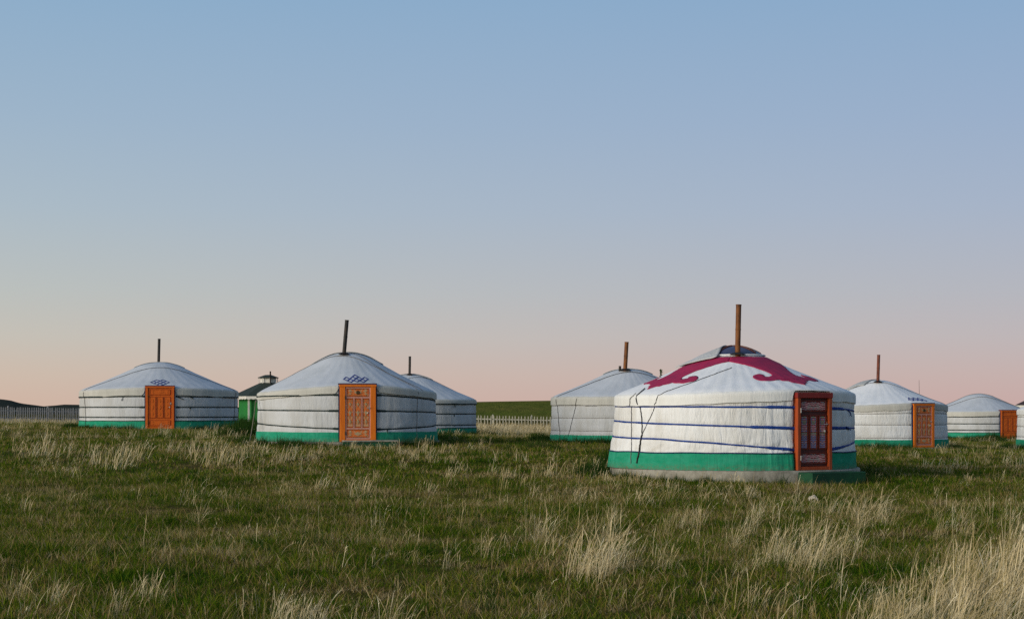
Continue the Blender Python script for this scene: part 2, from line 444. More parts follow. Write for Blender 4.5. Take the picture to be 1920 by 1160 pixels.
# low grassy rise behind the middle fence
hv, hf = [], []
hx, hy = np.linspace(-75, 95, 90), np.linspace(128, 520, 80)
for yy in hy:
    for xx in hx:
        u = (xx - 8) / 75.0
        prof = max(0.0, 1 - abs(u) ** 3.0)
        up = min(1.0, max(0.0, (yy - 128) / 235.0)); up = up * up * (3 - 2 * up) ** 0.6
        dn = 1.0 if yy < 400 else max(0.0, 1 - ((yy - 400) / 120) ** 2)
        z = -0.2 + (3.88 + 0.014 * xx + 0.05 * nz(xx * 0.06, yy * 0.02)) * prof * min(1, up) * dn
        hv.append((xx, yy, z))
nx = len(hx)
hf = [(i * nx + j, i * nx + j + 1, (i + 1) * nx + j + 1, (i + 1) * nx + j) for i in range(len(hy) - 1) for j in range(nx - 1)]
tag(mesh_obj('hill', hv, hf, mat_hill('hill_grass', (0.115, 0.135, 0.024), (0.165, 0.140, 0.036), (0.085, 0.100, 0.018)), None, True), kind='structure')
# darker far range at the left edge
prof = [(-700, 735), (-400, 738), (-200, 741), (-80, 743), (0, 748), (20, 750.5), (40, 756), (60, 758.5), (82, 761.5), (100, 760), (118, 758), (150, 758.5), (220, 759), (330, 760), (430, 762), (520, 768)]
hv = []
cols = np.linspace(-700, 520, 160)
rows = np.linspace(-1, 1, 17)
for v in rows:
    for c in cols:
        top = np.interp(c, [p[0] for p in prof], [p[1] for p in prof])
        d = 900 + v * 260
        h = (HORIZON - top) / FPX * 900 + CAMZ + 0.5 + 0.12 * nz(c * 0.05, 3.0)
        hv.append(((c - 960) / FPX * d, d, -0.5 + h * (1 - v * v)))
nx = len(cols)
hf = [(i * nx + j, i * nx + j + 1, (i + 1) * nx + j + 1, (i + 1) * nx + j) for i in range(len(rows) - 1) for j in range(nx - 1)]
tag(mesh_obj('far_hill', hv, hf, mat_hill('far_hill_grass', (0.040, 0.048, 0.038), (0.055, 0.054, 0.042), (0.030, 0.036, 0.030)), None, True), kind='structure')

# ------------------------------------------------------------------ the ger
class Ger:
    def __init__(s, key, name, label, style):
        g = GERS[key]; s.g = g; s.st = style
        s.R, s.Hw, s.rise, s.lift = g['R'], g['Hw'], g['rise'], g['lift']
        # angle 0 (local -Y) is the door; the direction to the camera lies at -door
        toc = math.atan2(-g['x'], g['y'])          # rotation that turns local -Y to face the camera
        s.rz = toc + R_(g['door'])
        s.root = empty(name, (g['x'], g['y'], g['zslab']), s.rz)
        tag(s.root, label, 'yurt', 'white yurts on the steppe')
        s.Mi = s.root.matrix_basis.inverted()
        s.seed = style.get('seed', 1) * 13.7
        s.hd = style.get('door_h', 1.55); s.wd = style.get('door_w', 0.95)
        s.dphi = math.asin((s.wd / 2 + 0.03) / s.R)
        s.m = s.rise / (s.R - 0.15 * s.R); s.rc = style.get('dome', 0.30) * s.R; s.m = s.rise / (s.R - s.rc / 2)
        s.skirt = style.get('skirt', 0.30)
    # local angle helpers -------------------------------------------------
    def cam2loc(s, th):       # th degrees from the camera direction, + = photo right
        return R_(th - s.g['door'])
    def pol(s, phi, r, z):
        return Vector((math.sin(phi) * r, -math.cos(phi) * r, z))
    def eave(s, phi):
        a = (phi + math.pi) % (2 * math.pi) - math.pi
        return s.Hw + s.lift * math.exp(-(a / R_(48)) ** 2) + 0.012 * nz(math.sin(a) * 2, math.cos(a) * 2, s.seed)
    def wall_r(s, phi, h):
        e = s.eave(phi); t = min(max(h / e, 0), 1)
        fl = s.st.get('flare', 0.05)
        if 'flare_dir' in s.st:
            fl += s.st['flare_amt'] * max(0, math.cos(phi - s.cam2loc(s.st['flare_dir']))) ** 2
        r = s.R + fl * (1 - t) ** 1.6
        for b in s.belts_at(phi):
            r -= 0.018 * math.exp(-((h - b) / 0.05) ** 2)
        c, sn = math.cos(phi), math.sin(phi)
        r += 0.012 * nz(c * 5, sn * 5, h * 1.5 + s.seed)
        w = nz(c * 16 + h * 1.1, sn * 16, h * 0.7 + s.seed + 5)
        r += s.st.get('wrinkle', 0.007) * w
        a = (phi + math.pi) % (2 * math.pi) - math.pi
        k = math.exp(-((abs(a) - s.dphi - 0.12) / 0.22) ** 2)
        r += s.st.get('pleat', 0.006) * k * nz(a * 34, h * 0.6, s.seed)
        # slanting pulls under the lowest belt
        low = math.exp(-((h - 0.40) / 0.16) ** 2)
        r += s.st.get('pull', 0.006) * low * nz(a * 13 - h * 9, h * 1.5, s.seed + 9)
        if abs(a) < s.dphi - 0.012 and s.st.get('door', True):        # tucked in behind the door frame
            r = (s.R * math.cos(s.dphi) - 0.08) / math.cos(a)
        return r
    def belts_at(s, phi):
        a = (phi + math.pi) % (2 * math.pi) - math.pi
        th = math.degrees(a)                     # degrees from the door
        return [float(np.interp(th, [q[0] for q in b], [q[1] for q in b])) for b in s.st['belts']]
    def roof_z(s, phi, r):
        if r > s.rc: z = s.m * (s.R - r)
        else: z = s.m * (s.R - s.rc) + s.m * s.rc / 2 * (1 - (r / s.rc) ** 2)
        k = max(0.0, r / s.R)
        z += s.Hw + (s.eave(phi) - s.Hw) * k * k - 0.028 * math.sin(math.pi * min(1, max(0, (r - s.rc) / (s.R - s.rc))))
        z += 0.008 * nz(math.sin(phi) * r * 2.5, math.cos(phi) * r * 2.5, s.seed + 3)
        n = s.st.get('poles', 40)                 # canvas hangs a little between the roof poles
        z += 0.004 * math.cos(phi * n) * (r / s.R)
        if r > s.R - 0.16:
            q = (r - (s.R - 0.16)) / 0.16; z -= 0.03 * q * q
        return z
    def xy_roof(s, x, y, off=0.0):
        r = math.hypot(x, y); phi = math.atan2(x, -y)
        return Vector((x, y, s.roof_z(phi, r) + off))
    def surface(s, px, py, off=0.012):
        """the point of the canvas seen through a photo pixel"""
        o = s.Mi @ Vector((0, 0, CAMZ)); q = (s.Mi.to_3x3() @ px_dir(px, py))
        d0 = s.g['y'] - s.R - 1.0; prev = None
        d = d0
        while d < s.g['y'] + s.R:
            p = o + q * d
            r = math.hypot(p.x, p.y); phi = math.atan2(p.x, -p.y); e = s.eave(phi)
            inside = (p.z <= e and r <= s.wall_r(phi, p.z)) or (p.z > e and r < s.R and p.z <= s.roof_z(phi, r))
            if inside: break
            d += 0.02
        p = o + q * d
        r = math.hypot(p.x, p.y); phi = math.atan2(p.x, -p.y); e = s.eave(phi)
        if p.z <= e - 0.02: return s.pol(phi, s.out_r(phi, p.z) + off, p.z)
        r = min(r, s.R)
        return s.pol(phi, r, s.roof_z(phi, r) + off)
    def out_r(s, phi, h):
        """outermost cloth radius at this height"""
        r = s.wall_r(phi, h)
        if h > s.eave(phi) - s.val_len(phi): r = max(r, s.val_r(phi, h))
        if h < s.skirt: r += 0.014
        return r
    def val_len(s, phi):
        a = abs((phi + math.pi) % (2 * math.pi) - math.pi)
        full = s.st.get('valance', 0.24) + 0.022 * nz(math.sin(phi) * 6, math.cos(phi) * 6, s.seed + 1)
        if a < s.dphi: return 0.03
        return full * min(1.0, (a - s.dphi) / 0.02 + 0.12)
    def val_r(s, phi, h):
        e = s.eave(phi)
        return s.R + 0.032 + 0.006 * nz(math.sin(phi) * 14, math.cos(phi) * 14, h * 3 + s.seed) - 0.05 * max(0, (h - (e - 0.07)) / 0.07) ** 2

    def build(s):
        st = s.st; root = s.root; NS = st.get('ns', 288)
        ph = [2 * math.pi * k / NS for k in range(NS)]
        # slab
        pr = s.R + st.get('flare', 0.05) + 0.09; hp = s.g['plinth'] + 0.25
        b = MB()
        zs = [(pr - 0.05, 0.0), (pr - 0.012, -0.004), (pr, -0.02), (pr + 0.005, -0.12), (pr + 0.01, -hp)]
        rows = [[s.pol(p, r + (0.012 * nz(p * 9, z * 9, s.seed) if i > 1 else 0), z - 0.004) for p in ph[::2]] for i, (r, z) in enumerate(zs)]
        b.grid(rows, True); n0 = len(b.v); b.v.append((0, 0, -0.004)); k = len(rows[0])
        b.f += [((j + 1) % k, j, n0) for j in range(k)]
        b.build('plinth', M['concrete'], root, True)
        # wall cloth
        hs = np.concatenate([np.linspace(s.skirt - 0.06, 1.0, 34) if False else np.linspace(0, 1, st.get('nh', 44))])
        rows = []
        for t in hs:
            rows.append([s.pol(p, s.wall_r(p, (s.skirt - 0.05) + t * (s.eave(p) - 0.02 - s.skirt + 0.05)), (s.skirt - 0.05) + t * (s.eave(p) - 0.02 - s.skirt + 0.05)) for p in ph])
        MB().grid(rows, True).build('wall_canvas', M[st.get('wall_mat', 'canvas')], root, True)
        # green skirt and its hem
        rows = []
        for t in np.linspace(0, 1, 8):
            row = []
            for p in ph:
                top = s.skirt + 0.015 * nz(math.sin(p) * 4, math.cos(p) * 4, s.seed + 7)
                h = top * t
                row.append(s.pol(p, s.wall_r(p, h) + 0.014 + 0.006 * nz(p * 20, t * 2, s.seed), h))
            rows.append(row)
        MB().grid(rows, True).build('skirt', M['skirt'], root, True)
        if st.get('hem', True):
            rows = []
            for dz, dr in ((-0.006, 0.018), (-0.006, 0.028), (0.016, 0.028), (0.016, 0.0)):
                rows.append([s.pol(p, s.wall_r(p, s.skirt) + dr, s.skirt + 0.015 * nz(math.sin(p) * 4, math.cos(p) * 4, s.seed + 7) + dz) for p in ph])
            MB().grid(rows, True).build('skirt_hem', M[st.get('hem_mat', 'skirt_edge')], root, True)
        # roof cloth
        rr = [s.R + 0.004, s.R - 0.012, s.R - 0.04, s.R - 0.08] + list(np.linspace(s.R - 0.14, 0.12, 30))
        rows = [[s.pol(p, r, s.roof_z(p, r)) for p in ph] for r in rr]
        b = MB().grid(rows, True); n0 = len(b.v); b.v.append(tuple(s.pol(0, 0, s.roof_z(0, 0)))); o0 = (len(rr) - 1) * NS
        b.f += [(o0 + j, o0 + (j + 1) % NS, n0) for j in range(NS)]
        b.build('roof_canvas', M[st.get('roof_mat', 'canvas_roof')], root, True)
        # hanging edge of the roof cloth
        rows = []
        for t in (0, 0.12, 0.25, 0.45, 0.7, 0.97, 1.0, 1.0):
            rows.append([])
            for p in ph:
                e = s.eave(p); h = e - s.val_len(p) * t + (0.005 if t == 0 else 0)
                r = s.val_r(p, h)
                if t == 0: h = s.roof_z(p, s.R - 0.03) + 0.004; r = s.R - 0.03
                rows[-1].append(s.pol(p, r, h))
        rows[-1] = [s.pol(p, s.wall_r(p, s.eave(p) - s.val_len(p)) - 0.002, s.eave(p) - s.val_len(p) + 0.004) for p in ph]
        MB().grid(rows, True).build('eave_band', M[st.get('val_mat', 'valance')], root, True)
        s.belts(); s.crown(); s.chimney()
        if st.get('door', True): s.door()
        for i, ch in enumerate(st.get('chords', [])): s.chord(*ch)

    def belts(s):
        st = s.st; mat = M[st['belt_mat']]; w = st.get('belt_w', 0.022)
        for bi in range(len(st['belts'])):
            lo, hi = (s.dphi - 0.012, 2 * math.pi - s.dphi + 0.012) if st.get('door', True) else (0, 2 * math.pi)
            n = 220; rows = [[], [], [], []]
            for k in range(n + 1):
                p = lo + (hi - lo) * k / n
                h = s.belts_at(p)[bi] + 0.006 * nz(p * 7, bi * 3.1, s.seed)
                near = min(p - lo, hi - p)
                ww = w * (1 + 0.25 * nz(p * 13, bi, s.seed))
                if st.get('tie') and near < st['tie'] * (0.75 + 0.5 * (bi % 2)): ww *= 1.75
                r0 = s.out_r(p, h)
                rows[0].append(s.pol(p, r0 - 0.004, h - ww)); rows[1].append(s.pol(p, r0 + 0.014, h - ww * 0.8))
                rows[2].append(s.pol(p, r0 + 0.014, h + ww * 0.8)); rows[3].append(s.pol(p, r0 - 0.004, h + ww))
            MB().grid(rows).build('belt', mat, s.root, True)
        for (px, py, qx, qy, wd) in st.get('tails', []):
            a, c = s.surface(px, py, 0.02), s.surface(qx, qy, 0.03)
            mid = (a + c) / 2 + Vector((0, 0, 0.0)) + s.pol(math.atan2(a.x, -a.y), 0.015, 0)
            MB().tube([a, mid, c], [wd, wd * 0.9, wd * 0.6], 6).build('belt_tail', mat, s.root, True)

    def crown(s):
        st = s.st
        cr = st.get('crown_r', 0.58)
        if st.get('open'): s.crown_open(cr)
        s.cover_cloth()
    def crown_open(s, cr):
        b = MB(); st = s.st                         # white rim, a low torus on the roof cloth
        rim = [[s.pol(2 * math.pi * k / 64, cr + 0.05 + 0.05 * math.cos(q), s.roof_z(2 * math.pi * k / 64, cr + 0.05) + 0.012 + 0.02 * math.sin(q)) for q in np.linspace(-0.6, math.pi + 0.6, 8)] for k in range(65)]
        b.grid(rim).build('crown_rim', M['white_rim'], s.root, True)
        dome = [[s.pol(2 * math.pi * k / 48, r, s.roof_z(2 * math.pi * k / 48, r) + 0.03 + 0.02 * (1 - r / cr)) for k in range(48)] for r in (cr + 0.02, cr * 0.8, cr * 0.55, cr * 0.3, 0.05)]
        b = MB().grid(dome, True); b.build('crown_light', M['crown_glass'] , s.root, True)
        if True:
            for k in range(8):
                p = 2 * math.pi * (k + 0.3) / 8
                MB().tube([s.pol(p, r, s.roof_z(p, r) + 0.04 + 0.02 * (1 - r / cr)) for r in np.linspace(0.06, cr, 6)], 0.016, 6).build('crown_spoke', M['crown_wood'], s.root, True)
    def cover_cloth(s):
        # square cover cloth folded back over the crown
        st = s.st
        ca, c0, c1, hb = st.get('cover', (180, 0.0, 1.15, 0.95))
        a = s.cam2loc(ca); n = Vector((math.sin(a), -math.cos(a))); t = Vector((-n.y, n.x))
        rows = []
        for i, u in enumerate(np.linspace(c0, c1, 18)):
            row = []
            for v in np.linspace(-hb, hb, 30):
                uu = u + 0.04 * nz(v * 2.2, s.seed, 1.0)
                taper = 1 - 0.35 * max(0, (u - 0.45) / (c1 - 0.45)) ** 1.5
                q = n * uu + t * (v * taper)
                off = st.get('cover_off', 0.020) + 0.014 * nz(u * 3, v * 3, s.seed)
                if i < 2: off += st.get('cover_roll', 0.0) * (2 - i)
                row.append(s.xy_roof(q.x, q.y, off))
            rows.append(row)
        o = MB().grid(rows).build('crown_cover', M[st.get('cover_mat', 'cover')], s.root, True)
        sm = o.modifiers.new('thickness', 'SOLIDIFY'); sm.thickness = 0.018; sm.offset = -1

    def chimney(s):
        for (bx, by, tx, ty, dia, mat) in s.st.get('pipes', []):
            a = s.surface(bx, by, 0.0)
            # the top stays at the foot's distance
            wa = s.root.matrix_basis @ a
            d = wa.y
            c = s.Mi @ at(tx, ty, d)
            ax = (c - a).normalized()
            b = MB().tube([a - ax * 0.12, a + (c - a) * 0.33, a + (c - a) * 0.66, c], dia / 2, 16, False)
            b.tube([c - ax * 0.25, c], dia / 2 - 0.006, 16, True)
            b.tube([c - ax * 0.02, c + ax * 0.004], dia / 2 + 0.004, 16, False)
            L_ = (c - a).length
            b.tube([a + ax * L_ * 0.5, a + ax * (L_ * 0.5 + 0.03)], dia / 2 + 0.004, 16, False)
            o = b.build('chimney', M[mat], s.root, True)
            if dia > 0.09: MB().tube([a + Vector((0, 0, 0.02)), a + Vector((0, 0, 0.05)), a + Vector((0, 0, 0.07))], [dia * 1.5, dia * 1.1, dia * 0.55], 20, False).build('chimney_collar', M['soot'], s.root, True)

    def chord(s, th, off, mat='rope_pale', rad=0.007, drop=True, lean=0.12):
        """a rope drawn tight over the roof along a straight plan line at distance off from the middle, then down the wall"""
        a = s.cam2loc(th); n = Vector((math.sin(a), -math.cos(a))); t = Vector((-n.y, n.x))
        half = math.sqrt(max(0.01, (s.R + 0.0) ** 2 - off ** 2)); pts = []
        for v in np.linspace(-half, half, 48):
            q = n * off + t * v
            pts.append(s.xy_roof(q.x, q.y, 0.014))
        def down(p):
            phi = math.atan2(p.x, -p.y); out = []
            for k in range(1, 14):
                h = s.eave(phi) - k * (s.eave(phi) - 0.05) / 13.0
                pp = phi + lean * k / 13.0 * (1 if math.sin(phi - a) < 0 else -1)
                out.append(s.pol(pp, s.out_r(pp, h) + 0.012, h))
            return out
        if drop: pts = list(reversed(down(pts[0]))) + pts + down(pts[-1])
        MB().tube(pts, rad, 5).build('rope', M[mat], s.root, True)

    def pixel_rope(s, pts, mat='rope', rad=0.010):
        P = []
        for (a, b) in zip(pts[:-1], pts[1:]):
            n = max(2, int(math.hypot(b[0] - a[0], b[1] - a[1]) / 4))
            for k in range(n):
                P.append(s.surface(a[0] + (b[0] - a[0]) * k / n, a[1] + (b[1] - a[1]) * k / n, rad + 0.004))
        P.append(s.surface(*pts[-1], rad + 0.004))
        MB().tube(P, rad, 6).build('rope', M[mat], s.root, True)

    # ----- door: local x = along the wall (photo right positive), y = outward is -, z up
    def door(s):
        st = s.st; w, h = s.wd, s.hd; style = st.get('door_style', 'plain')
        yf = -(s.R * math.cos(s.dphi) + 0.10)      # front face of the frame
        yb = -(s.R * math.cos(s.dphi) - 0.10)
        fw = st.get('frame_w', 0.085)
        FM = {'main': 'd_frame_brown', 'mid': 'd_orange', 'plain': 'd_plain'}[style]
        b = MB()
        dep = (yb - yf) / 2; yc = (yf + yb) / 2
        for sx in (-1, 1): MB().box((sx * (w / 2 - fw / 2), yc, h / 2), (fw / 2, dep, h / 2), 0.006).build('door_jamb', M[FM], s.root)
        hd = 0.11 if style == 'main' else 0.07
        MB().box((0, yc + 0.002, h - hd / 2 + 0.02), (w / 2 + 0.015, dep + 0.012, hd / 2), 0.006).build('lintel', M['d_red' if style == 'main' else FM], s.root)
        MB().box((0, yc + 0.003, 0.035), (w / 2 - fw + 0.003, dep - 0.004, 0.035), 0.006).build('threshold', M[FM], s.root)
        if style in ('mid', 'plain'):               # dark blue edging strip round the frame
            e = MB()
            for sx in (-1, 1): e.box((sx * (w / 2 + 0.018), yc + 0.03, h / 2), (0.016, dep * 0.8, h / 2))
            e.box((0, yc + 0.02, h + 0.037), (w / 2 + 0.034, dep, 0.016))
            e.build('door_edging', M['d_blueedge'], s.root)
        # leaf
        lw, lz0, lz1 = w / 2 - fw - 0.004, 0.075, h - hd + 0.012
        ly = yf + (0.065 if style == 'main' else 0.035)
        LM = {'main': 'd_maroon', 'mid': 'd_orange', 'plain': 'd_plain'}[style]
        leaf = MB().box((0, ly + 0.02, (lz0 + lz1) / 2), (lw, 0.02, (lz1 - lz0) / 2), 0.004).build('door_leaf', M[LM], s.root)
        H = lz1 - lz0
        pw = lw - {'main': 0.038, 'mid': 0.045, 'plain': 0.06}[style]
        tiers = [('top', lz1 - 0.05 - 0.20, lz1 - 0.05), ('low', lz0 + 0.055, lz0 + 0.055 + 0.20)]
        v0, v1 = lz0 + 0.055 + 0.20 + 0.09, lz1 - 0.05 - 0.20 - 0.085
        rects = [(-pw, pw, z0, z1, 'wide') for _, z0, z1 in tiers]
        gap = 0.055
        cw = (2 * pw - 2 * gap) / 3
        for k in range(3):
            x0 = -pw + k * (cw + gap); rects.append((x0, x0 + cw, v0, v1, 'tall'))
        MM = {'main': 'd_mould_red', 'mid': 'd_plain_dark', 'plain': 'd_plain_dark'}[style]
        for (x0, x1, z0, z1, kind) in rects:
            mw = {'main': 0.018, 'mid': 0.011, 'plain': 0.016}[style]
            mo = MB()
            for (a, c, hx_, hz_) in (((x0 + x1) / 2, z0, (x1 - x0) / 2, mw / 2), ((x0 + x1) / 2, z1, (x1 - x0) / 2, mw / 2)):
                mo.box((a, ly - 0.010, c), (hx_ + mw / 2, 0.011, hz_), 0.003)
            for a in (x0, x1):
                mo.box((a, ly - 0.011, (z0 + z1) / 2), (mw / 2, 0.011, (z1 - z0) / 2 - mw / 2), 0.003)
            mo.build('moulding', M[MM], leaf)
            OM = {'main': 'o_main' if kind == 'wide' else 'o_stem', 'mid': 'o_mid', 'plain': 'd_plain'}[style]
            ins = mw * (0.5 if style != 'main' else 1.0)
            cx, cz = (x0 + x1) / 2, (z0 + z1) / 2
            p = MB().box((0, 0, 0), ((x1 - x0) / 2 - ins, 0.006, (z1 - z0) / 2 - ins), 0.003).build('panel', M[OM], leaf)
            p.location = (cx, ly - 0.005, cz)
            if style == 'mid' or style == 'plain':
                OMt = M['o_lozenge'] if style == 'mid' else M['d_plain']
                hw_, hh_ = (x1 - x0) / 2, (z1 - z0) / 2
                def loz(x, z, a, c):
                    q = MB().prism([(-a, 0), (0, -c), (a, 0), (0, c)], -0.008, 0.004).build('ornament', OMt, leaf); q.location = (cx + x, ly - 0.012, cz + z)
                if kind == 'wide':
                    loz(0, 0, hw_ * 0.42, hh_ * 0.55); loz(-hw_ * 0.72, hh_ * 0.38, hw_ * 0.16, hh_ * 0.30); loz(hw_ * 0.72, hh_ * 0.38, hw_ * 0.16, hh_ * 0.30)
                    loz(-hw_ * 0.72, -hh_ * 0.38, hw_ * 0.16, hh_ * 0.30); loz(hw_ * 0.72, -hh_ * 0.38, hw_ * 0.16, hh_ * 0.30)
                else:
                    loz(0, 0, hw_ * 0.42, hh_ * 0.22); loz(0, hh_ * 0.62, hw_ * 0.36, hh_ * 0.17); loz(0, -hh_ * 0.62, hw_ * 0.36, hh_ * 0.17)
        if style == 'mid':
            mo = MB(); e = 0.023                    # pink outer border on the leaf
            bz0, bz1, bx = lz0 + 0.02, lz1 - 0.015, lw - 0.012
            for z in (bz0, bz1, v0 - 0.045, v1 + 0.042): mo.box((0, ly - 0.008, z), (bx, 0.009, e), 0.003)
            for x in (-bx, bx): mo.box((x, ly - 0.009, (bz0 + bz1) / 2), (e, 0.009, (bz1 - bz0) / 2), 0.003)
            for k in (1, 2): mo.box((-pw + k * cw + (k - 0.5) * gap, ly - 0.0085, (v0 + v1) / 2), (e * 0.85, 0.009, (v1 - v0) / 2 + 0.04), 0.003)
            mo.build('border', M['d_pink'], leaf)
            z0, z1 = tiers[0][1:]
            MB().tube([(0, ly - 0.035, (z0 + z1) / 2), (0, ly - 0.01, (z0 + z1) / 2)], [0.045, 0.06], 14).build('boss', M['o_dark'], leaf)
        # hardware
        hb = MB()
        hx_ = lw - 0.03; hz_ = h * 0.60
        hb.box((hx_, ly - 0.012, hz_), (0.014, 0.008, 0.05), 0.003); hb.tube([(hx_, ly - 0.02, hz_), (hx_, ly - 0.055, hz_), (hx_ - 0.08, ly - 0.055, hz_ - 0.005)], 0.009, 8)
        hb.build('handle', M['metal'], leaf)
        MB().box((hx_ - 0.05, ly - 0.02, hz_ - 0.14), (0.02, 0.014, 0.024), 0.006).build('padlock', M['metal'], leaf)
        for z in (0.24, h * 0.78):
            MB().box((-w / 2 + fw - 0.004, yf - 0.003, z), (0.012, 0.010, 0.05), 0.004).build('hinge', M['metal'] if style == 'main' else M['o_dark'], leaf)

    # ----- cloth pieces sewn on the roof
    def patch(s, name, polys, mat, off=0.010, maxlen=0.07):
        """polys: outlines in plan coordinates (x, y) laid on the roof cloth"""
        b = MB()
        for poly in polys:
            tri = tessellate_polygon([[Vector((x, y, 0)) for x, y in poly]])
            bm = bmesh.new(); vs = [bm.verts.new((x, y, 0)) for x, y in poly]
            for t in tri:
                try: bm.faces.new([vs[i] for i in t])
                except ValueError: pass
            for _ in range(5):
                long_ = [e for e in bm.edges if e.calc_length() > maxlen]
                if not long_: break
                bmesh.ops.subdivide_edges(bm, edges=long_, cuts=1, use_grid_fill=False)
                bmesh.ops.triangulate(bm, faces=bm.faces[:])
            bmesh.ops.recalc_face_normals(bm, faces=bm.faces[:])
            bm.verts.index_update()
            V = [s.xy_roof(v.co.x, v.co.y, off) for v in bm.verts]
            b.add(V, [tuple(v.index for v in f.verts) if f.normal.z > 0 else tuple(reversed([v.index for v in f.verts])) for f in bm.faces]); bm.free()
        o = b.build(name, mat, s.root, True)
        sm = o.modifiers.new('thickness', 'SOLIDIFY'); sm.thickness = 0.006; sm.offset = -1
        return o

    def applique(s):
        def curve(pts, n=5):
            """Catmull-Rom through the points"""
            out = []
            for i in range(len(pts) - 1):
                p0 = pts[max(0, i - 1)]; p1 = pts[i]; p2 = pts[i + 1]; p3 = pts[min(len(pts) - 1, i + 2)]
                for k in range(n):
                    t = k / n
                    out.append(tuple(0.5 * ((2 * p1[j]) + (-p0[j] + p2[j]) * t + (2 * p0[j] - 5 * p1[j] + 4 * p2[j] - p3[j]) * t * t + (-p0[j] + 3 * p1[j] - 3 * p2[j] + p3[j]) * t ** 3) for j in (0, 1)))
            out.append(pts[-1]); return out
        half = curve([(0.66, 0.66), (0.50, 1.00), (0.36, 1.36), (0.32, 1.56), (0.36, 1.66), (0.46, 1.69)], 5)[:-1]
        half += curve([(0.46, 1.69), (0.53, 1.64), (0.50, 1.57), (0.57, 1.49), (0.70, 1.50), (0.80, 1.60), (0.80, 1.74), (0.68, 1.86), (0.50, 1.90), (0.36, 1.90)], 4)[:-1]
        half += curve([(0.36, 1.90), (0.33, 1.97), (0.22, 2.02), (0.20, 2.10), (0.12, 2.13), (0.06, 2.20), (0.0, 2.27)], 3)
        for k in range(4):
            a = k * math.pi / 2
            out = half + [(-x, y) for x, y in reversed(half[:-1])]
            inner = [(0.70 * math.sin(q), 0.70 * math.cos(q)) for q in np.linspace(-math.pi / 4, math.pi / 4, 12)]
            poly = out + inner
            poly = [(-(x * math.cos(a) - y * math.sin(a)), -(x * math.sin(a) + y * math.cos(a))) for x, y in poly]
            s.patch('roof_applique', [poly], M['applique'])

    def emblem(s, rows, hw, hh, vr, lw=0.022, phi0=0.0):
        """interlaced lozenges; rows = [(v index, [u centres])], lying on the roof above the door"""
        b = MB()
        for (v, us) in rows:
            for u in us:
                ring = []
                for k, (du, dv) in enumerate(((-1, 0), (0, 1), (1, 0), (0, -1))): ring.append((u * hw + du * hw, vr + v * hh + dv * hh))
                for i in range(4):
                    (a0, b0), (a1, b1) = ring[i], ring[(i + 1) % 4]
                    dx, dy = a1 - a0, b1 - b0; L_ = math.hypot(dx, dy); ex, ey = -dy / L_ * lw / 2, dx / L_ * lw / 2
                    P = [[], []]
                    for t in np.linspace(-0.06, 1.06, 7):
                        for sgn, row in ((1, P[0]), (-1, P[1])):
                            row.append(s.xy_roof(a0 + dx * t + ex * sgn, -(s.R - (b0 + dy * t + ey * sgn)), 0.012 + 0.0015 * i))
                    b.grid(P)
        o = b.build('knot_emblem', M['emblem'], s.root, True)
        sm = o.modifiers.new('thickness', 'SOLIDIFY'); sm.thickness = 0.004; sm.offset = 1

def flat(h, a=0.0):
    return [(-180, h), (-40, h), (0, h + a), (40, h), (180, h)]

# belts: (degrees from the door, height) along each belt
main = Ger('main', 'yurt', 'large nearest white yurt with crimson scroll pattern on its roof and blue belts', dict(
    seed=1, door_style='main', door_h=1.52, door_w=0.90, frame_w=0.078, skirt=0.335, wall_mat='canvas', roof_mat='canvas_roof_white', val_mat='valance_white',
    belts=[[(-180, 1.27), (-110, 1.27), (-20, 1.25), (-10, 1.24), (12, 1.23), (45, 1.17), (180, 1.27)],
           [(-180, 0.97), (-110, 0.96), (-60, 0.90), (-10, 0.83), (12, 0.83), (45, 0.82), (180, 0.97)],
           [(-180, 0.63), (-125, 0.64), (-75, 0.61), (-45, 0.53), (-10, 0.405), (12, 0.405), (45, 0.54), (180, 0.62)]],
    belt_mat='belt_blue', belt_w=0.019, tie=0.30, flare=0.03, flare_dir=-90, flare_amt=0.14, wrinkle=0.010, pleat=0.022, pull=0.022,
    tails=[(1588, 768, 1593, 780, 0.016), (1585, 800, 1592, 806, 0.016), (1466, 841, 1466, 847, 0.012)],
    pipes=[(1383, 667, 1385, 571, 0.112, 'rust')], open=True, crown_r=0.57, cover=(-105, 0.16, 1.14, 0.80), cover_mat='canvas_grey', cover_off=0.045, cover_roll=0.012, dome=0.19, ns=384, nh=64,
    chords=[], poles=54))
main.build(); main.applique()
main.pixel_rope([(1192, 738), (1185, 748), (1185, 780), (1185, 868)], 'rope_pale', 0.007)
main.pixel_rope([(1209, 729), (1196, 741), (1197, 752), (1202, 766), (1205, 790), (1205, 814), (1201, 835), (1197, 866)], 'rope', 0.010)
main.pixel_rope([(1205, 814), (1201, 835), (1200, 850), (1196, 868)], 'rope', 0.014)
main.pixel_rope([(1372, 690), (1310, 713), (1248, 735), (1236, 741), (1232, 754), (1222, 778), (1206, 812)], 'rope', 0.006)

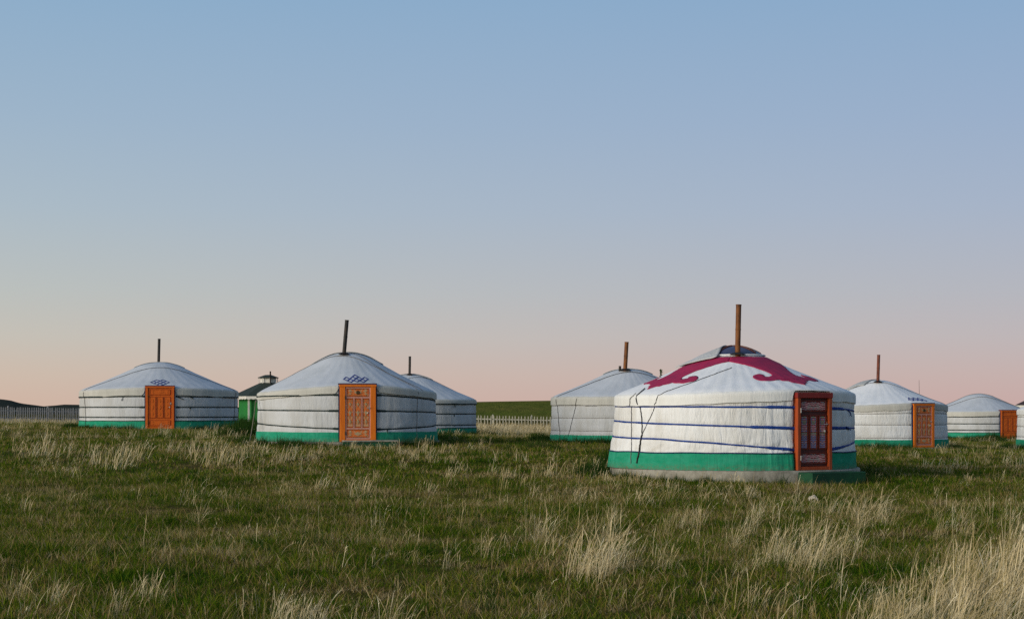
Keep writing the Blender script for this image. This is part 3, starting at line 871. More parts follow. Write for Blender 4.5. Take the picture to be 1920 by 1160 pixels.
mid = Ger('mid', 'yurt', 'white yurt with orange pink-bordered door and blue knot emblem, left of centre', dict(
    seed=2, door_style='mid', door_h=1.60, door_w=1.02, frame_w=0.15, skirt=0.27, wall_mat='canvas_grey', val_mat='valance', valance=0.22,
    belts=[[(-180, 1.30), (-80, 1.29), (-12, 1.32), (14, 1.32), (84, 1.15), (180, 1.2)],
           [(-180, 0.92), (-80, 0.90), (-12, 0.875), (14, 0.87), (84, 0.82), (180, 0.9)],
           [(-180, 0.50), (-80, 0.50), (-12, 0.365), (14, 0.35), (84, 0.46), (180, 0.50)]],
    belt_mat='belt_dark', belt_w=0.021, tie=0.10, flare=0.05, pleat=0.01, pull=0.008, hem=False,
    tails=[(725, 805, 725, 812, 0.014)],
    pipes=[(645, 665, 650.5, 600, 0.115, 'soot')], cover=(175, -0.05, 1.45, 1.05), chords=[(-20, 0.62, 'rope_pale', 0.008, False), (-35, 0.2, 'rope_pale', 0.007, True, 0.05)]))
mid.build()
mid.emblem([(0, [-2, 0, 2]), (1, [-3, -1, 1, 3]), (2, [0])], 0.088, 0.145, 0.34, 0.032)

left = Ger('left', 'yurt', 'leftmost white yurt with plain orange carved door and black chimney', dict(
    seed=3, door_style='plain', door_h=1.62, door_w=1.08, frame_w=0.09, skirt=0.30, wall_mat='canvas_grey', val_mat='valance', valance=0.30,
    belts=[flat(1.23, 0.02), flat(0.83, 0.0), flat(0.44, 0.0)], belt_mat='belt_dark', belt_w=0.026, tie=0.06, flare=0.04, hem_mat='belt_dark',
    tails=[(231, 744, 229, 751, 0.02), (362, 747, 355, 743, 0.02), (356, 763, 357, 768, 0.02), (333, 744, 345, 749, 0.018)],
    pipes=[(296, 679, 298.5, 635, 0.115, 'soot')], cover=(180, 0.1, 1.3, 1.0), chords=[(2, 1.05, 'rope', 0.008, True, 0.10)]))
left.build()
left.emblem([(0, [0]), (1, [-1, 1]), (2, [-2, 0, 2]), (3, [-1, 1])], 0.12, 0.15, 0.28, 0.036)

bmid = Ger('bmid', 'yurt', 'white yurt half hidden behind the yurt with the pink-bordered door', dict(
    seed=4, door=False, skirt=0.25, wall_mat='canvas_grey', val_mat='valance', roof_mat='canvas_roof', valance=0.22, hem_mat='belt_dark',
    belts=[flat(1.21), flat(0.81), flat(0.37)], belt_mat='belt_dark', belt_w=0.024, flare=0.03,
    tails=[(850, 758, 852, 764, 0.02), (851, 777, 851, 781, 0.02), (851, 796, 851, 799, 0.02)],
    pipes=[(768, 703, 768.5, 668, 0.10, 'soot')], cover=(170, -0.2, 1.2, 0.9), chords=[(30, 0.7, 'rope_pale', 0.008, False)]))
bmid.build()

bm_ = Ger('bm', 'yurt', 'white yurt with thin grey belts and brown chimney, partly behind the nearest yurt', dict(
    seed=5, door=False, skirt=0.26, wall_mat='canvas_grey', val_mat='valance', valance=0.27, hem=False,
    belts=[flat(1.19), flat(0.80), flat(0.40)], belt_mat='belt_pale', belt_w=0.011, flare=0.05,
    pipes=[(1172, 695, 1175, 641, 0.13, 'rust'), (1162, 695.5, 1162.5, 686, 0.075, 'soot')], cover=(180, 0.1, 1.1, 0.8),
    chords=[(8, 0.66, 'rope', 0.008, True, 0.16), (-8, -0.35, 'rope', 0.008, True, 0.1)]))
bm_.build()
bm_.pixel_rope([(1084, 743), (1080, 762), (1066, 818)], 'rope', 0.007)

ra = Ger('ra', 'yurt', 'white yurt with red-brown chimney and pink-panelled door, right of the nearest yurt', dict(
    seed=6, door_style='mid', door_h=1.50, door_w=0.92, frame_w=0.11, skirt=0.27, wall_mat='canvas', val_mat='valance', roof_mat='canvas_roof_white', valance=0.24, hem=False,
    belts=[flat(1.17, 0.03), flat(0.79, 0.0), flat(0.33, 0.0)], belt_mat='belt_pale', belt_w=0.012, tie=0.05, flare=0.05,
    pipes=[(1646, 717, 1647.5, 665, 0.11, 'rust_red')], cover=(-120, 0.05, 1.3, 0.85), chords=[(0, 0.6, 'rope_pale', 0.007, False)]))
ra.build()
ra.emblem([(0, [-3, -1, 1, 3]), (1, [-2, 0, 2])], 0.10, 0.12, 0.30, 0.03)

fr = Ger('fr', 'yurt', 'small far yurt with plain orange door and no chimney, near the right edge', dict(
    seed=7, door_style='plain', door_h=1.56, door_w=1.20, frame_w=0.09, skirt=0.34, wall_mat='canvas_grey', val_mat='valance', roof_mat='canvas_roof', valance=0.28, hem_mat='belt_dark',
    belts=[flat(1.21, 0.03), flat(0.83, 0.0), flat(0.48, 0.0)], belt_mat='belt_dark', belt_w=0.028, flare=0.02,
    cover=(180, 0.3, 1.2, 0.8), cover_mat='canvas_roof', chords=[(10, 0.9, 'rope_pale', 0.012, False), (-8, 0.2, 'rope_pale', 0.012, False)], ns=192))
fr.build()
edge = Ger('edge', 'yurt', 'white yurt cut off by the right edge, only a sliver of wall showing', dict(
    seed=8, door=False, skirt=0.27, wall_mat='canvas', val_mat='canvas', roof_mat='canvas_roof_white', hem=False,
    belts=[flat(1.17), flat(0.79), flat(0.38)], belt_mat='belt_pale', belt_w=0.014, pipes=[], cover=(180, 0.1, 1.1, 0.8), ns=192))
edge.build()

# ------------------------------------------------------------------ steps in front of the doors
def step(gr, name, label, w, d, h, sh, mat, top_mat=None):
    g = gr.g
    zt = -g['plinth'] + h
    o = empty(name, (g['x'], g['y'], g['zslab']), gr.rz)
    off = -(gr.R + gr.st.get('flare', 0.05) + 0.11 + d / 2)
    c = o.matrix_basis @ Vector((sh, off, 0)) if False else Matrix.Translation(o.location) @ Matrix.Rotation(gr.rz, 4, 'Z') @ Vector((sh, off, 0))
    o.location = (c.x, c.y, gz(c.x, c.y) - 0.02)
    zt = g['zslab'] - g['plinth'] + h - o.location.z
    MB().box((0, 0, zt / 2 - 0.1), (w / 2, d / 2, zt / 2 + 0.1), 0.015).build('block', M[mat], o)
    if top_mat: MB().box((0, 0, zt + 0.02), (w / 2 + 0.02, d / 2 + 0.02, 0.022), 0.012).build('top_slab', M[top_mat], o)
    tag(o, label, 'step')
    return o
step(main, 'door_step', 'dark green painted concrete step below the maroon door of the nearest yurt', 1.42, 0.42, 0.17, 0.18, 'concrete_green')
step(mid, 'door_step', 'low grey-topped green step in the grass below the orange pink-bordered door', 1.50, 0.45, 0.08, 0.30, 'concrete_green', 'concrete')

# pale guy pole leaning on the second yurt's left side
gp = empty('leaning_pole', tuple(ground_at(467, 832)))
a0 = gp.location.copy(); top = at(479, 752, a0.y + 0.9)
MB().tube([(0, 0, -0.05)] + [tuple((top - a0) * t + Vector((0.02 * math.sin(t * 3), 0, 0))) for t in (0.33, 0.66, 1.0)], [0.013, 0.012, 0.011, 0.009], 8).build('shaft', M['pole'], gp, True)
MB().tube([tuple(top - a0 - Vector((0, 0, 0.05))), tuple(top - a0 + Vector((0.02, 0.02, 0.03)))], 0.02, 8).build('lashing', M['rope_pale'], gp, True)
tag(gp, 'thin pale pole leaning against the left side of the pink-bordered-door yurt', 'pole')

# ------------------------------------------------------------------ picket fences
def fence(name, label, p0, p1, hgt, pitch, mat, seed):
    rr = random.Random(seed)
    a, b = Vector(p0), Vector(p1); L_ = (b - a).length; u = (b - a) / L_
    root = empty(name, (a.x, a.y, gz(a.x, a.y))); tag(root, label, 'fence', 'white picket fences')
    rot = math.atan2(u.y, u.x)
    pk = bpy.data.meshes.new('picket')
    q = MB().prism([(-0.027, 0.06), (0.027, 0.06), (0.027, hgt - 0.05), (0, hgt), (-0.027, hgt - 0.05)], -0.011, 0.011)
    pk.from_pydata(q.v, [], q.f); pk.materials.append(M[mat])
    po = bpy.data.meshes.new('post')
    q = MB().box((0, 0.06, hgt / 2 - 0.1), (0.045, 0.045, hgt / 2 + 0.12), 0.008); q.add([(-0.05, 0.01, hgt + 0.02), (0.05, 0.01, hgt + 0.02), (0.05, 0.11, hgt + 0.02), (-0.05, 0.11, hgt + 0.02), (0, 0.06, hgt + 0.07)], [(0, 1, 4), (1, 2, 4), (2, 3, 4), (3, 0, 4), (3, 2, 1, 0)])
    po.from_pydata(q.v, [], q.f); po.materials.append(M[mat])
    n = int(L_ / pitch)
    for k in range(n + 1):
        p = a + u * (k * pitch); z = gz(p.x, p.y) - root.location.z
        o = bpy.data.objects.new('picket', pk); COL.objects.link(o); o.parent = root
        o.location = (p.x - a.x, p.y - a.y, z + rr.uniform(-0.015, 0.015)); o.rotation_euler = (0, rr.gauss(0, 0.018), rot)
    m = int(L_ / 2.3)
    for k in range(m + 1):
        p = a + u * (k * 2.3 + 0.05); z = gz(p.x, p.y) - root.location.z
        o = bpy.data.objects.new('post', po); COL.objects.link(o); o.parent = root
        o.location = (p.x - a.x, p.y - a.y, z); o.rotation_euler = (0, 0, rot)
    for hz in (0.28, 0.68):
        bmb = MB(); pts = []
        for k in range(0, n + 1, 4):
            p = a + u * (k * pitch); pts.append(Vector((p.x - a.x, p.y - a.y, gz(p.x, p.y) - root.location.z + hz * hgt / 0.9)))
        nrm = Vector((-u.y, u.x)) * 0.03
        rows = []
        for p in pts:
            c = p + Vector((nrm.x, nrm.y, 0))
            rows.append([c + Vector((nrm.x * 0.5, nrm.y * 0.5, 0.035)), c + Vector((-nrm.x * 0.5, -nrm.y * 0.5, 0.035)), c + Vector((-nrm.x * 0.5, -nrm.y * 0.5, -0.035)), c + Vector((nrm.x * 0.5, nrm.y * 0.5, -0.035))])
        bmb.grid(rows, True).build('rail', M[mat], root)
def flat_pt(px, d): return ((px - 960) / FPX * d, d)
fence('picket_fence', 'pale picket fence between the left and right yurts, below the grassy rise', flat_pt(850, 101), flat_pt(1120, 100), 0.92, 0.185, 'picket', 3)
fence('picket_fence', 'grey weathered picket fence at the left edge under the dark hills', flat_pt(-140, 98), flat_pt(215, 103), 0.92, 0.125, 'picket_grey', 4)

# ------------------------------------------------------------------ pavilions
def pavilion(name, label, pc, d, eave_y, roof_mat, rot, chim):
    s_ = FPX / d; x, y = flat_pt(pc, d); z0 = gz(x, y)
    root = empty(name, (x, y, z0), rot); tag(root, label, 'pavilion')
    ez = CAMZ + (HORIZON - eave_y) / s_ - z0
    n = 8; RE, RW, RP = 2.78, 2.25, 2.5
    P = lambda r, k, z: (r * math.cos(2 * math.pi * k / n), r * math.sin(2 * math.pi * k / n), z)
    MB().grid([[P(RW, k, -0.3) for k in range(n)], [P(RW, k, ez + 0.1) for k in range(n)]], True).build('wall', M['pav_wall'], root)
    b = MB()
    rows = [[P(RE, k, ez - 0.01) for k in range(n)], [P(RE + 0.02, k, ez + 0.05) for k in range(n)], [P(0.62, k, ez + 1.06) for k in range(n)], [P(0.0, k, ez + 1.07) for k in range(n)]]
    b.grid(rows, True); b.grid([[P(RW - 0.1, k, ez + 0.02) for k in range(n)], [P(RE, k, ez - 0.01) for k in range(n)]], True)
    roof = b.build('roof', M[roof_mat], root)
    for k in range(n):                              # scalloped white fascia, one board for each side
        a, c = Vector(P(RE + 0.03, k, 0)), Vector(P(RE + 0.03, k + 1, 0))
        m = 24; vt = []; vb = []
        for j in range(m + 1):
            q = a + (c - a) * (j / m); vt.append(Vector((q.x, q.y, ez + 0.02))); vb.append(Vector((q.x, q.y, ez - 0.17 - 0.05 * abs(math.sin(j / m * math.pi * 6)))))
        o = MB().grid([vt, vb]).build('fascia_board', M['pav_white'], roof)
        sm = o.modifiers.new('thickness', 'SOLIDIFY'); sm.thickness = 0.03
        px_, py_, _ = P(RP, k, 0)
        MB().box((px_, py_, ez / 2 - 0.15), (0.065, 0.065, ez / 2 + 0.13), 0.01).build('post', M['pav_white'], root)
    cup = MB().grid([[P(0.60, k, ez + 1.0) for k in range(n)], [P(0.60, k, ez + 1.46) for k in range(n)]], True).build('cupola', M['pav_white'], root)
    MB().grid([[P(0.5, k, ez + 1.42) for k in range(n)], [P(0.80, k, ez + 1.42) for k in range(n)], [P(0.80, k, ez + 1.47) for k in range(n)], [P(0.25, k, ez + 1.66) for k in range(n)], [P(0.0, k, ez + 1.67) for k in range(n)]], True).build('cupola_roof', M[roof_mat], cup)
    for k in range(n):
        MB().tube([P(0.72, k, ez + 1.02), P(0.72, k, ez + 1.43)], 0.03, 6).build('cupola_post', M['pav_white'], cup)
    if chim:
        c = Matrix.Rotation(-rot, 3, 'Z') @ Vector((0.28, -0.85, 0))
        MB().tube([(c.x, c.y, ez + 0.85), (c.x, c.y, ez + 1.92)], 0.055, 10).build('chimney', M['soot'], root, True)
pavilion('pavilion', 'green wooden pavilion with white scalloped eaves and cupola, between the two left yurts', 503, 130, 743.5, 'pav_roof', R_(18), True)
pavilion('pavilion', 'dark brown roofed pavilion peeking in at the right edge above a yurt', 1972, 128, 760, 'pav_roof_brown', R_(4), False)

# antenna
x, y = flat_pt(1724, 84); z = gz(x, y)
am = empty('antenna_mast', (x, y, z)); tag(am, 'very thin antenna mast rising behind the red-brown-chimney yurt', 'antenna')
hm = CAMZ + (HORIZON - 712) / FPX * 84 - z
MB().tube([(0, 0, -0.1), (0, 0, hm * 0.6), (-0.02, 0, hm)], [0.02, 0.013, 0.007], 8).build('whip', M['mast'], am, True)
MB().tube([(0, 0, hm * 0.55), (0, 0, hm * 0.58)], 0.026, 8).build('collar', M['mast'], am, True)
MB().box((0, 0, 0.05), (0.12, 0.12, 0.06), 0.01).build('foot', M['concrete'], am)

# slender sapling whose tip shows over the nearest roof
x, y = flat_pt(1239, 60); z = gz(x, y); hs_ = CAMZ + (HORIZON - 693) / FPX * 60 - z
tr = empty('sapling', (x, y, z)); tag(tr, 'slender green sapling, only its tip showing above the nearest roof', 'tree')
MB().tube([(0, 0, -0.1), (0.01, 0, hs_ * 0.4), (0.02, 0.01, hs_ * 0.75), (0.01, 0, hs_ * 0.97)], [0.03, 0.022, 0.012, 0.004], 8).build('trunk', M['bark'], tr, True)
b = MB(); r_ = random.Random(5)
for k in range(520):
    t = r_.random(); h = hs_ * (0.28 + 0.72 * t); w = 0.15 * (1 - t) ** 0.9 + 0.012
    a = r_.uniform(0, 6.283); rad = w * math.sqrt(r_.random())
    c = Vector((math.cos(a) * rad, math.sin(a) * rad, h)); u = Vector((r_.gauss(0, 1), r_.gauss(0, 1), r_.gauss(0.8, 1))).normalized(); v = u.cross(Vector((r_.gauss(0, 1), r_.gauss(0, 1), r_.gauss(0, 1)))).normalized()
    L_ = r_.uniform(0.04, 0.07)
    b.add([c, c + u * L_ * 0.5 + v * L_ * 0.28, c + u * L_, c + u * L_ * 0.5 - v * L_ * 0.28], [(0, 1, 2, 3)])
b.build('crown', M['leaf'], tr)

# crumpled pale scrap in the grass
p = ground_at(1524, 950); r_ = random.Random(9)
rows = [[Vector(((i - 4) * 0.018, (j - 4) * 0.016, 0.17 + 0.04 * nz(i * 0.6, j * 0.6, 2.0) + 0.03 * nz(i * 1.7, j * 1.7, 4.0) + 0.004 * ((i - 4) ** 2 + (j - 4) ** 2 - 8) * -0.6)) for i in range(9)] for j in range(9)]
o = MB().grid(rows).build('paper_scrap', M['scrap']); o.location = (p.x, p.y, p.z)
sm = o.modifiers.new('thickness', 'SOLIDIFY'); sm.thickness = 0.006
tag(o, 'small crumpled pale scrap caught in dry grass below the nearest yurt', 'scrap')

# ------------------------------------------------------------------ grass
def mat_grass(name, cols, vary, patch_scale, trans=0.35, tip=None):
    """blade colour from a large patch noise, a per-plant random and the dry tip attribute"""
    m, nt, N, L, B = nodes(name)
    geo = N.new('ShaderNodeNewGeometry').outputs['Position']
    info = N.new('ShaderNodeObjectInfo').outputs['Random']
    at_ = N.new('ShaderNodeAttribute'); at_.attribute_name = 'shade'
    na = noise_tex(N, L, geo, patch_scale, 4, 0.6); nb = noise_tex(N, L, geo, patch_scale * 4.5, 3, 0.6)
    av = N.new('ShaderNodeMath'); av.operation = 'MULTIPLY_ADD'; L.new(nb, av.inputs[0]); av.inputs[1].default_value = 0.8; L.new(na, av.inputs[2])
    ct = N.new('ShaderNodeMath'); ct.operation = 'MULTIPLY_ADD'; L.new(av.outputs[0], ct.inputs[0]); ct.inputs[1].default_value = 1.15; ct.inputs[2].default_value = -0.535
    n1 = ct.outputs[0]
    s1 = N.new('ShaderNodeMath'); s1.operation = 'MULTIPLY_ADD'; L.new(info, s1.inputs[0]); s1.inputs[1].default_value = vary; L.new(n1, s1.inputs[2])
    s2 = N.new('ShaderNodeMath'); s2.operation = 'MULTIPLY_ADD'; L.new(at_.outputs['Fac'], s2.inputs[0]); s2.inputs[1].default_value = vary * 1.2; L.new(s1.outputs[0], s2.inputs[2])
    s3 = N.new('ShaderNodeMath'); s3.operation = 'SUBTRACT'; L.new(s2.outputs[0], s3.inputs[0]); s3.inputs[1].default_value = vary * 1.1
    c = ramp(N, L, s3.outputs[0], cols)
    L.new(c, B.inputs['Base Color']); B.inputs['Roughness'].default_value = 0.8; B.inputs['Specular IOR Level'].default_value = 0.05
    tr = N.new('ShaderNodeBsdfTranslucent'); L.new(c, tr.inputs['Color'])
    mx = N.new('ShaderNodeMixShader'); mx.inputs[0].default_value = trans
    L.new(B.outputs[0], mx.inputs[1]); L.new(tr.outputs[0], mx.inputs[2])
    L.new(mx.outputs[0], N['Material Output'].inputs['Surface'])
    return m
GM = {
    'turf': mat_grass('turf_blades', [(0.20, (0.018, 0.060, 0.002)), (0.42, (0.088, 0.150, 0.006)), (0.55, (0.185, 0.195, 0.014)), (0.69, (0.25, 0.155, 0.058)), (0.90, (0.50, 0.39, 0.20))], 0.34, 0.45),
    'straw': mat_grass('straw_stems', [(0.2, (0.26, 0.21, 0.07)), (0.42, (0.50, 0.39, 0.20)), (0.65, (0.70, 0.57, 0.34)), (0.9, (0.84, 0.74, 0.50))], 0.35, 0.8, 0.25),
    'weed': mat_grass('shade_dark_leaves', [(0.3, (0.016, 0.045, 0.006)), (0.5, (0.030, 0.070, 0.010)), (0.75, (0.065, 0.080, 0.020))], 0.25, 0.5),  # weed green, deepened so the colour carries the shade at the yurt feet
}
def blade(V, F, S, base, h, lean, az, width, shade, seg=3, curl=0.0, face=None):
    """one tapering ribbon"""
    d = Vector((math.cos(az), math.sin(az), 0)); face = az + 1.57 if face is None else face
    sd = Vector((math.cos(face), math.sin(face), 0))
    n0 = len(V); ang = lean * 0.25; p = Vector(base)
    for k in range(seg + 1):
        t = k / seg; w = width * (1 - t) ** 0.7 * 0.5
        if k == seg: V.append(tuple(p)); S.append(shade)
        else:
            V.append(tuple(p - sd * w)); V.append(tuple(p + sd * w)); S += [shade, shade]
        if k < seg:
            ang += (lean * 1.2 + curl * t) / seg
            st = h / seg; p = p + d * (math.sin(ang) * st) + Vector((0, 0, math.cos(ang) * st))
    for k in range(seg - 1):
        F.append((n0 + 2 * k, n0 + 2 * k + 1, n0 + 2 * k + 3, n0 + 2 * k + 2))
    F.append((n0 + 2 * (seg - 1), n0 + 2 * (seg - 1) + 1, n0 + 2 * seg))

PROTO = {}
def proto(group, k, V, F, S, mat):
    me = bpy.data.meshes.new(f'{group}_{k:02d}'); me.from_pydata(V, [], F); me.materials.append(GM[mat])
    a = me.attributes.new('shade', 'FLOAT', 'POINT'); a.data.foreach_set('value', S)
    o = bpy.data.objects.new(f'{group}_{k:02d}', me)
    c = PROTO.setdefault(group, bpy.data.collections.new(group + '_plants')); c.objects.link(o)

def turf_proto(group, n, rad, h0, h1, w, var, mat, lean=0.6, seg=3):
    for k in range(var):
        r = random.Random(k * 31 + hash_(group)); V, F, S = [], [], []
        for i in range(n):
            a, q = r.uniform(0, 6.283), rad * math.sqrt(r.random())
            sh = r.random(); tall = 1.0
            if mat == 'turf' and r.random() < 0.032: sh, tall = r.uniform(1.1, 1.8), r.uniform(1.1, 1.9)      # dry blade
            blade(V, F, S, (math.cos(a) * q, math.sin(a) * q, -0.02), tall * r.uniform(h0, h1) * (1.1 - 0.4 * q / rad), abs(r.gauss(lean, 0.4)), r.gauss(0.2, 1.6), w * r.uniform(0.7, 1.3) * (1 if tall == 1 else 0.7), sh, seg, r.uniform(0, 0.8), r.uniform(0, 6.283))
        proto(group, k, V, F, S, mat)
def hash_(t): return sum(ord(c) * (i + 3) for i, c in enumerate(t))

turf_proto('near_turf', 38, 0.17, 0.05, 0.17, 0.0075, 7, 'turf', 0.8)
turf_proto('far_turf', 26, 0.30, 0.07, 0.20, 0.018, 6, 'turf', 0.8, seg=2)
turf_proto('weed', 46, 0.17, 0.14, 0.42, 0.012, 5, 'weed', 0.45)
def straw_proto(group, n, rad, h0, h1, w, headw, var, lean, spread):
    for k in range(var):
        r = random.Random(k * 17 + hash_(group)); V, F, S = [], [], []
        for i in range(n):
            a, q = r.uniform(0, 6.283), rad * math.sqrt(r.random())
            x, y = math.cos(a) * q, math.sin(a) * q
            az = r.gauss(0.0, 0.6) if r.random() < 0.7 else r.uniform(0, 6.283)      # the wind leans them to the right
            h = r.uniform(h0, h1); ln = max(0.02, r.gauss(lean, spread)); sh = r.random()
            if r.random() < 0.16: ln += r.uniform(0.5, 1.2); h *= r.uniform(0.6, 1.0)                  # broken ones
            seg = 5; d = Vector((math.cos(az), math.sin(az), 0)); p = Vector((x, y, -0.02)); ang = ln * 0.3
            P = [p.copy()]
            for j in range(seg):
                ang += ln * (0.25 + 0.30 * j) / seg * 1.4
                p = p + d * (math.sin(ang) * h / seg) + Vector((0, 0, math.cos(ang) * h / seg)); P.append(p.copy())
            has = r.random() < 0.6
            fa = r.uniform(0, 6.283); sd = Vector((math.cos(fa), math.sin(fa), 0)); n0 = len(V)
            prof = [1, 0.95, 0.85, 0.8, (headw / w) * 0.75 if has else 0.5, 0.15]
            for j, pp in enumerate(P):
                V.append(tuple(pp - sd * w * 0.5 * prof[j])); V.append(tuple(pp + sd * w * 0.5 * prof[j])); S += [sh, sh]
            for j in range(seg): F.append((n0 + 2 * j, n0 + 2 * j + 1, n0 + 2 * j + 3, n0 + 2 * j + 2))
            if has and headw > 0.004:                                                  # bristly seed head
                for b_ in range(5):
                    t = r.uniform(0.0, 1.0); q0 = P[4] + (P[5] - P[4]) * t if t > 0.3 else P[3] + (P[4] - P[3]) * (0.4 + 0.6 * r.random())
                    blade(V, F, S, q0, r.uniform(0.03, 0.06), r.uniform(0.2, 0.9), az + r.gauss(0, 0.9), w * 1.1, sh, 2)
        proto(group, k, V, F, S, 'straw')
straw_proto('straw', 24, 0.26, 0.26, 0.84, 0.0052, 0.015, 12, 0.50, 0.32)
straw_proto('short_straw', 12, 0.34, 0.12, 0.36, 0.0046, 0.009, 7, 0.50, 0.35)
straw_proto('stem', 4, 0.16, 0.18, 0.60, 0.0052, 0.012, 9, 0.40, 0.35)
straw_proto('far_straw', 16, 0.30, 0.20, 0.52, 0.010, 0.018, 7, 0.35, 0.28)

def scatter(name, label, cat, group, P, rz, sc, tilt=0.0):
    n = len(P); P = np.asarray(P, float)
    me = bpy.data.meshes.new(name); me.from_pydata(P.tolist(), [], [])
    nv = len(PROTO[group].objects)
    rot = np.column_stack([rng.normal(0, 0.06, n), rng.normal(0, 0.06, n) + tilt, rz])
    a = me.attributes.new('rot', 'FLOAT_VECTOR', 'POINT'); a.data.foreach_set('vector', rot.astype(np.float32).ravel())
    a = me.attributes.new('scl', 'FLOAT', 'POINT'); a.data.foreach_set('value', np.asarray(sc, np.float32))
    a = me.attributes.new('pick', 'INT', 'POINT'); a.data.foreach_set('value', rng.integers(0, nv, n).astype(np.int32))
    o = bpy.data.objects.new(name, me); COL.objects.link(o)
    tag(o, label, cat, None, 'stuff')
    ng = bpy.data.node_groups.new(name + '_nodes', 'GeometryNodeTree')
    ng.interface.new_socket('Geometry', in_out='INPUT', socket_type='NodeSocketGeometry')
    ng.interface.new_socket('Geometry', in_out='OUTPUT', socket_type='NodeSocketGeometry')
    N, L = ng.nodes, ng.links
    gi, go = N.new('NodeGroupInput'), N.new('NodeGroupOutput')
    iop = N.new('GeometryNodeInstanceOnPoints'); ci = N.new('GeometryNodeCollectionInfo')
    ci.inputs['Collection'].default_value = PROTO[group]; ci.inputs['Separate Children'].default_value = True; ci.inputs['Reset Children'].default_value = True
    def attr(nm, ty):
        q = N.new('GeometryNodeInputNamedAttribute'); q.data_type = ty; q.inputs['Name'].default_value = nm
        return q.outputs['Attribute']
    L.new(gi.outputs[0], iop.inputs['Points']); L.new(ci.outputs[0], iop.inputs['Instance'])
    iop.inputs['Pick Instance'].default_value = True
    L.new(attr('pick', 'INT'), iop.inputs['Instance Index'])
    L.new(attr('rot', 'FLOAT_VECTOR'), iop.inputs['Rotation']); L.new(attr('scl', 'FLOAT'), iop.inputs['Scale'])
    L.new(iop.outputs[0], go.inputs[0])
    o.modifiers.new('plants', 'NODES').node_group = ng
    return o

def keep(x, y, m=0.0):
    k = np.ones(len(x), bool)
    for g in GERS.values(): k &= np.hypot(x - g['x'], y - g['y']) > g['R'] + 0.17 + m
    return k
def wedge(d0, d1, dens, spread=0.385, add=2.0):
    """random ground points in the view wedge with dens(d) plants a square metre"""
    out = []; step_ = (d1 - d0) / 24
    for k in range(24):
        a = d0 + k * step_; b_ = a + step_; w = 2 * (spread * (a + b_) / 2 + add); n = int(w * step_ * dens((a + b_) / 2))
        y = rng.uniform(a, b_, n); x = rng.uniform(-w / 2, w / 2, n); out.append(np.column_stack([x, y]))
    q = np.concatenate(out); return q[keep(q[:, 0], q[:, 1])]
def vnoise(x, y, sc, seed=0.0):
    return np.array([mnoise.noise(Vector((a * sc, b_ * sc, seed))) for a, b_ in zip(x, y)])
def onto(q): return np.column_stack([q[:, 0], q[:, 1], ground_z(q[:, 0], q[:, 1])])

# short mixed turf
q = wedge(10.5, 34, lambda d: 62 * min(1, 24 / d), 0.34, 1.0)
nn = vnoise(q[:, 0], q[:, 1], 0.7)
scatter('turf_grass', 'short green and brown steppe grass in the foreground', 'grass', 'near_turf', onto(q), rng.uniform(0, 6.28, len(q)), np.clip(0.95 + 0.75 * nn + 0.5 * vnoise(q[:, 0], q[:, 1], 2.2, 4.0) + rng.normal(0, 0.15, len(q)), 0.45, 1.7))
q = wedge(33, 126, lambda d: 16 * min(1, 45 / d), 0.34, 3.0)
nn = vnoise(q[:, 0], q[:, 1], 0.35, 3.0)
scatter('far_turf_grass', 'grass of the meadow among and behind the yurts', 'grass', 'far_turf', onto(q), rng.uniform(0, 6.28, len(q)), np.clip(0.9 + 0.5 * nn + rng.normal(0, 0.12, len(q)), 0.4, 1.6))

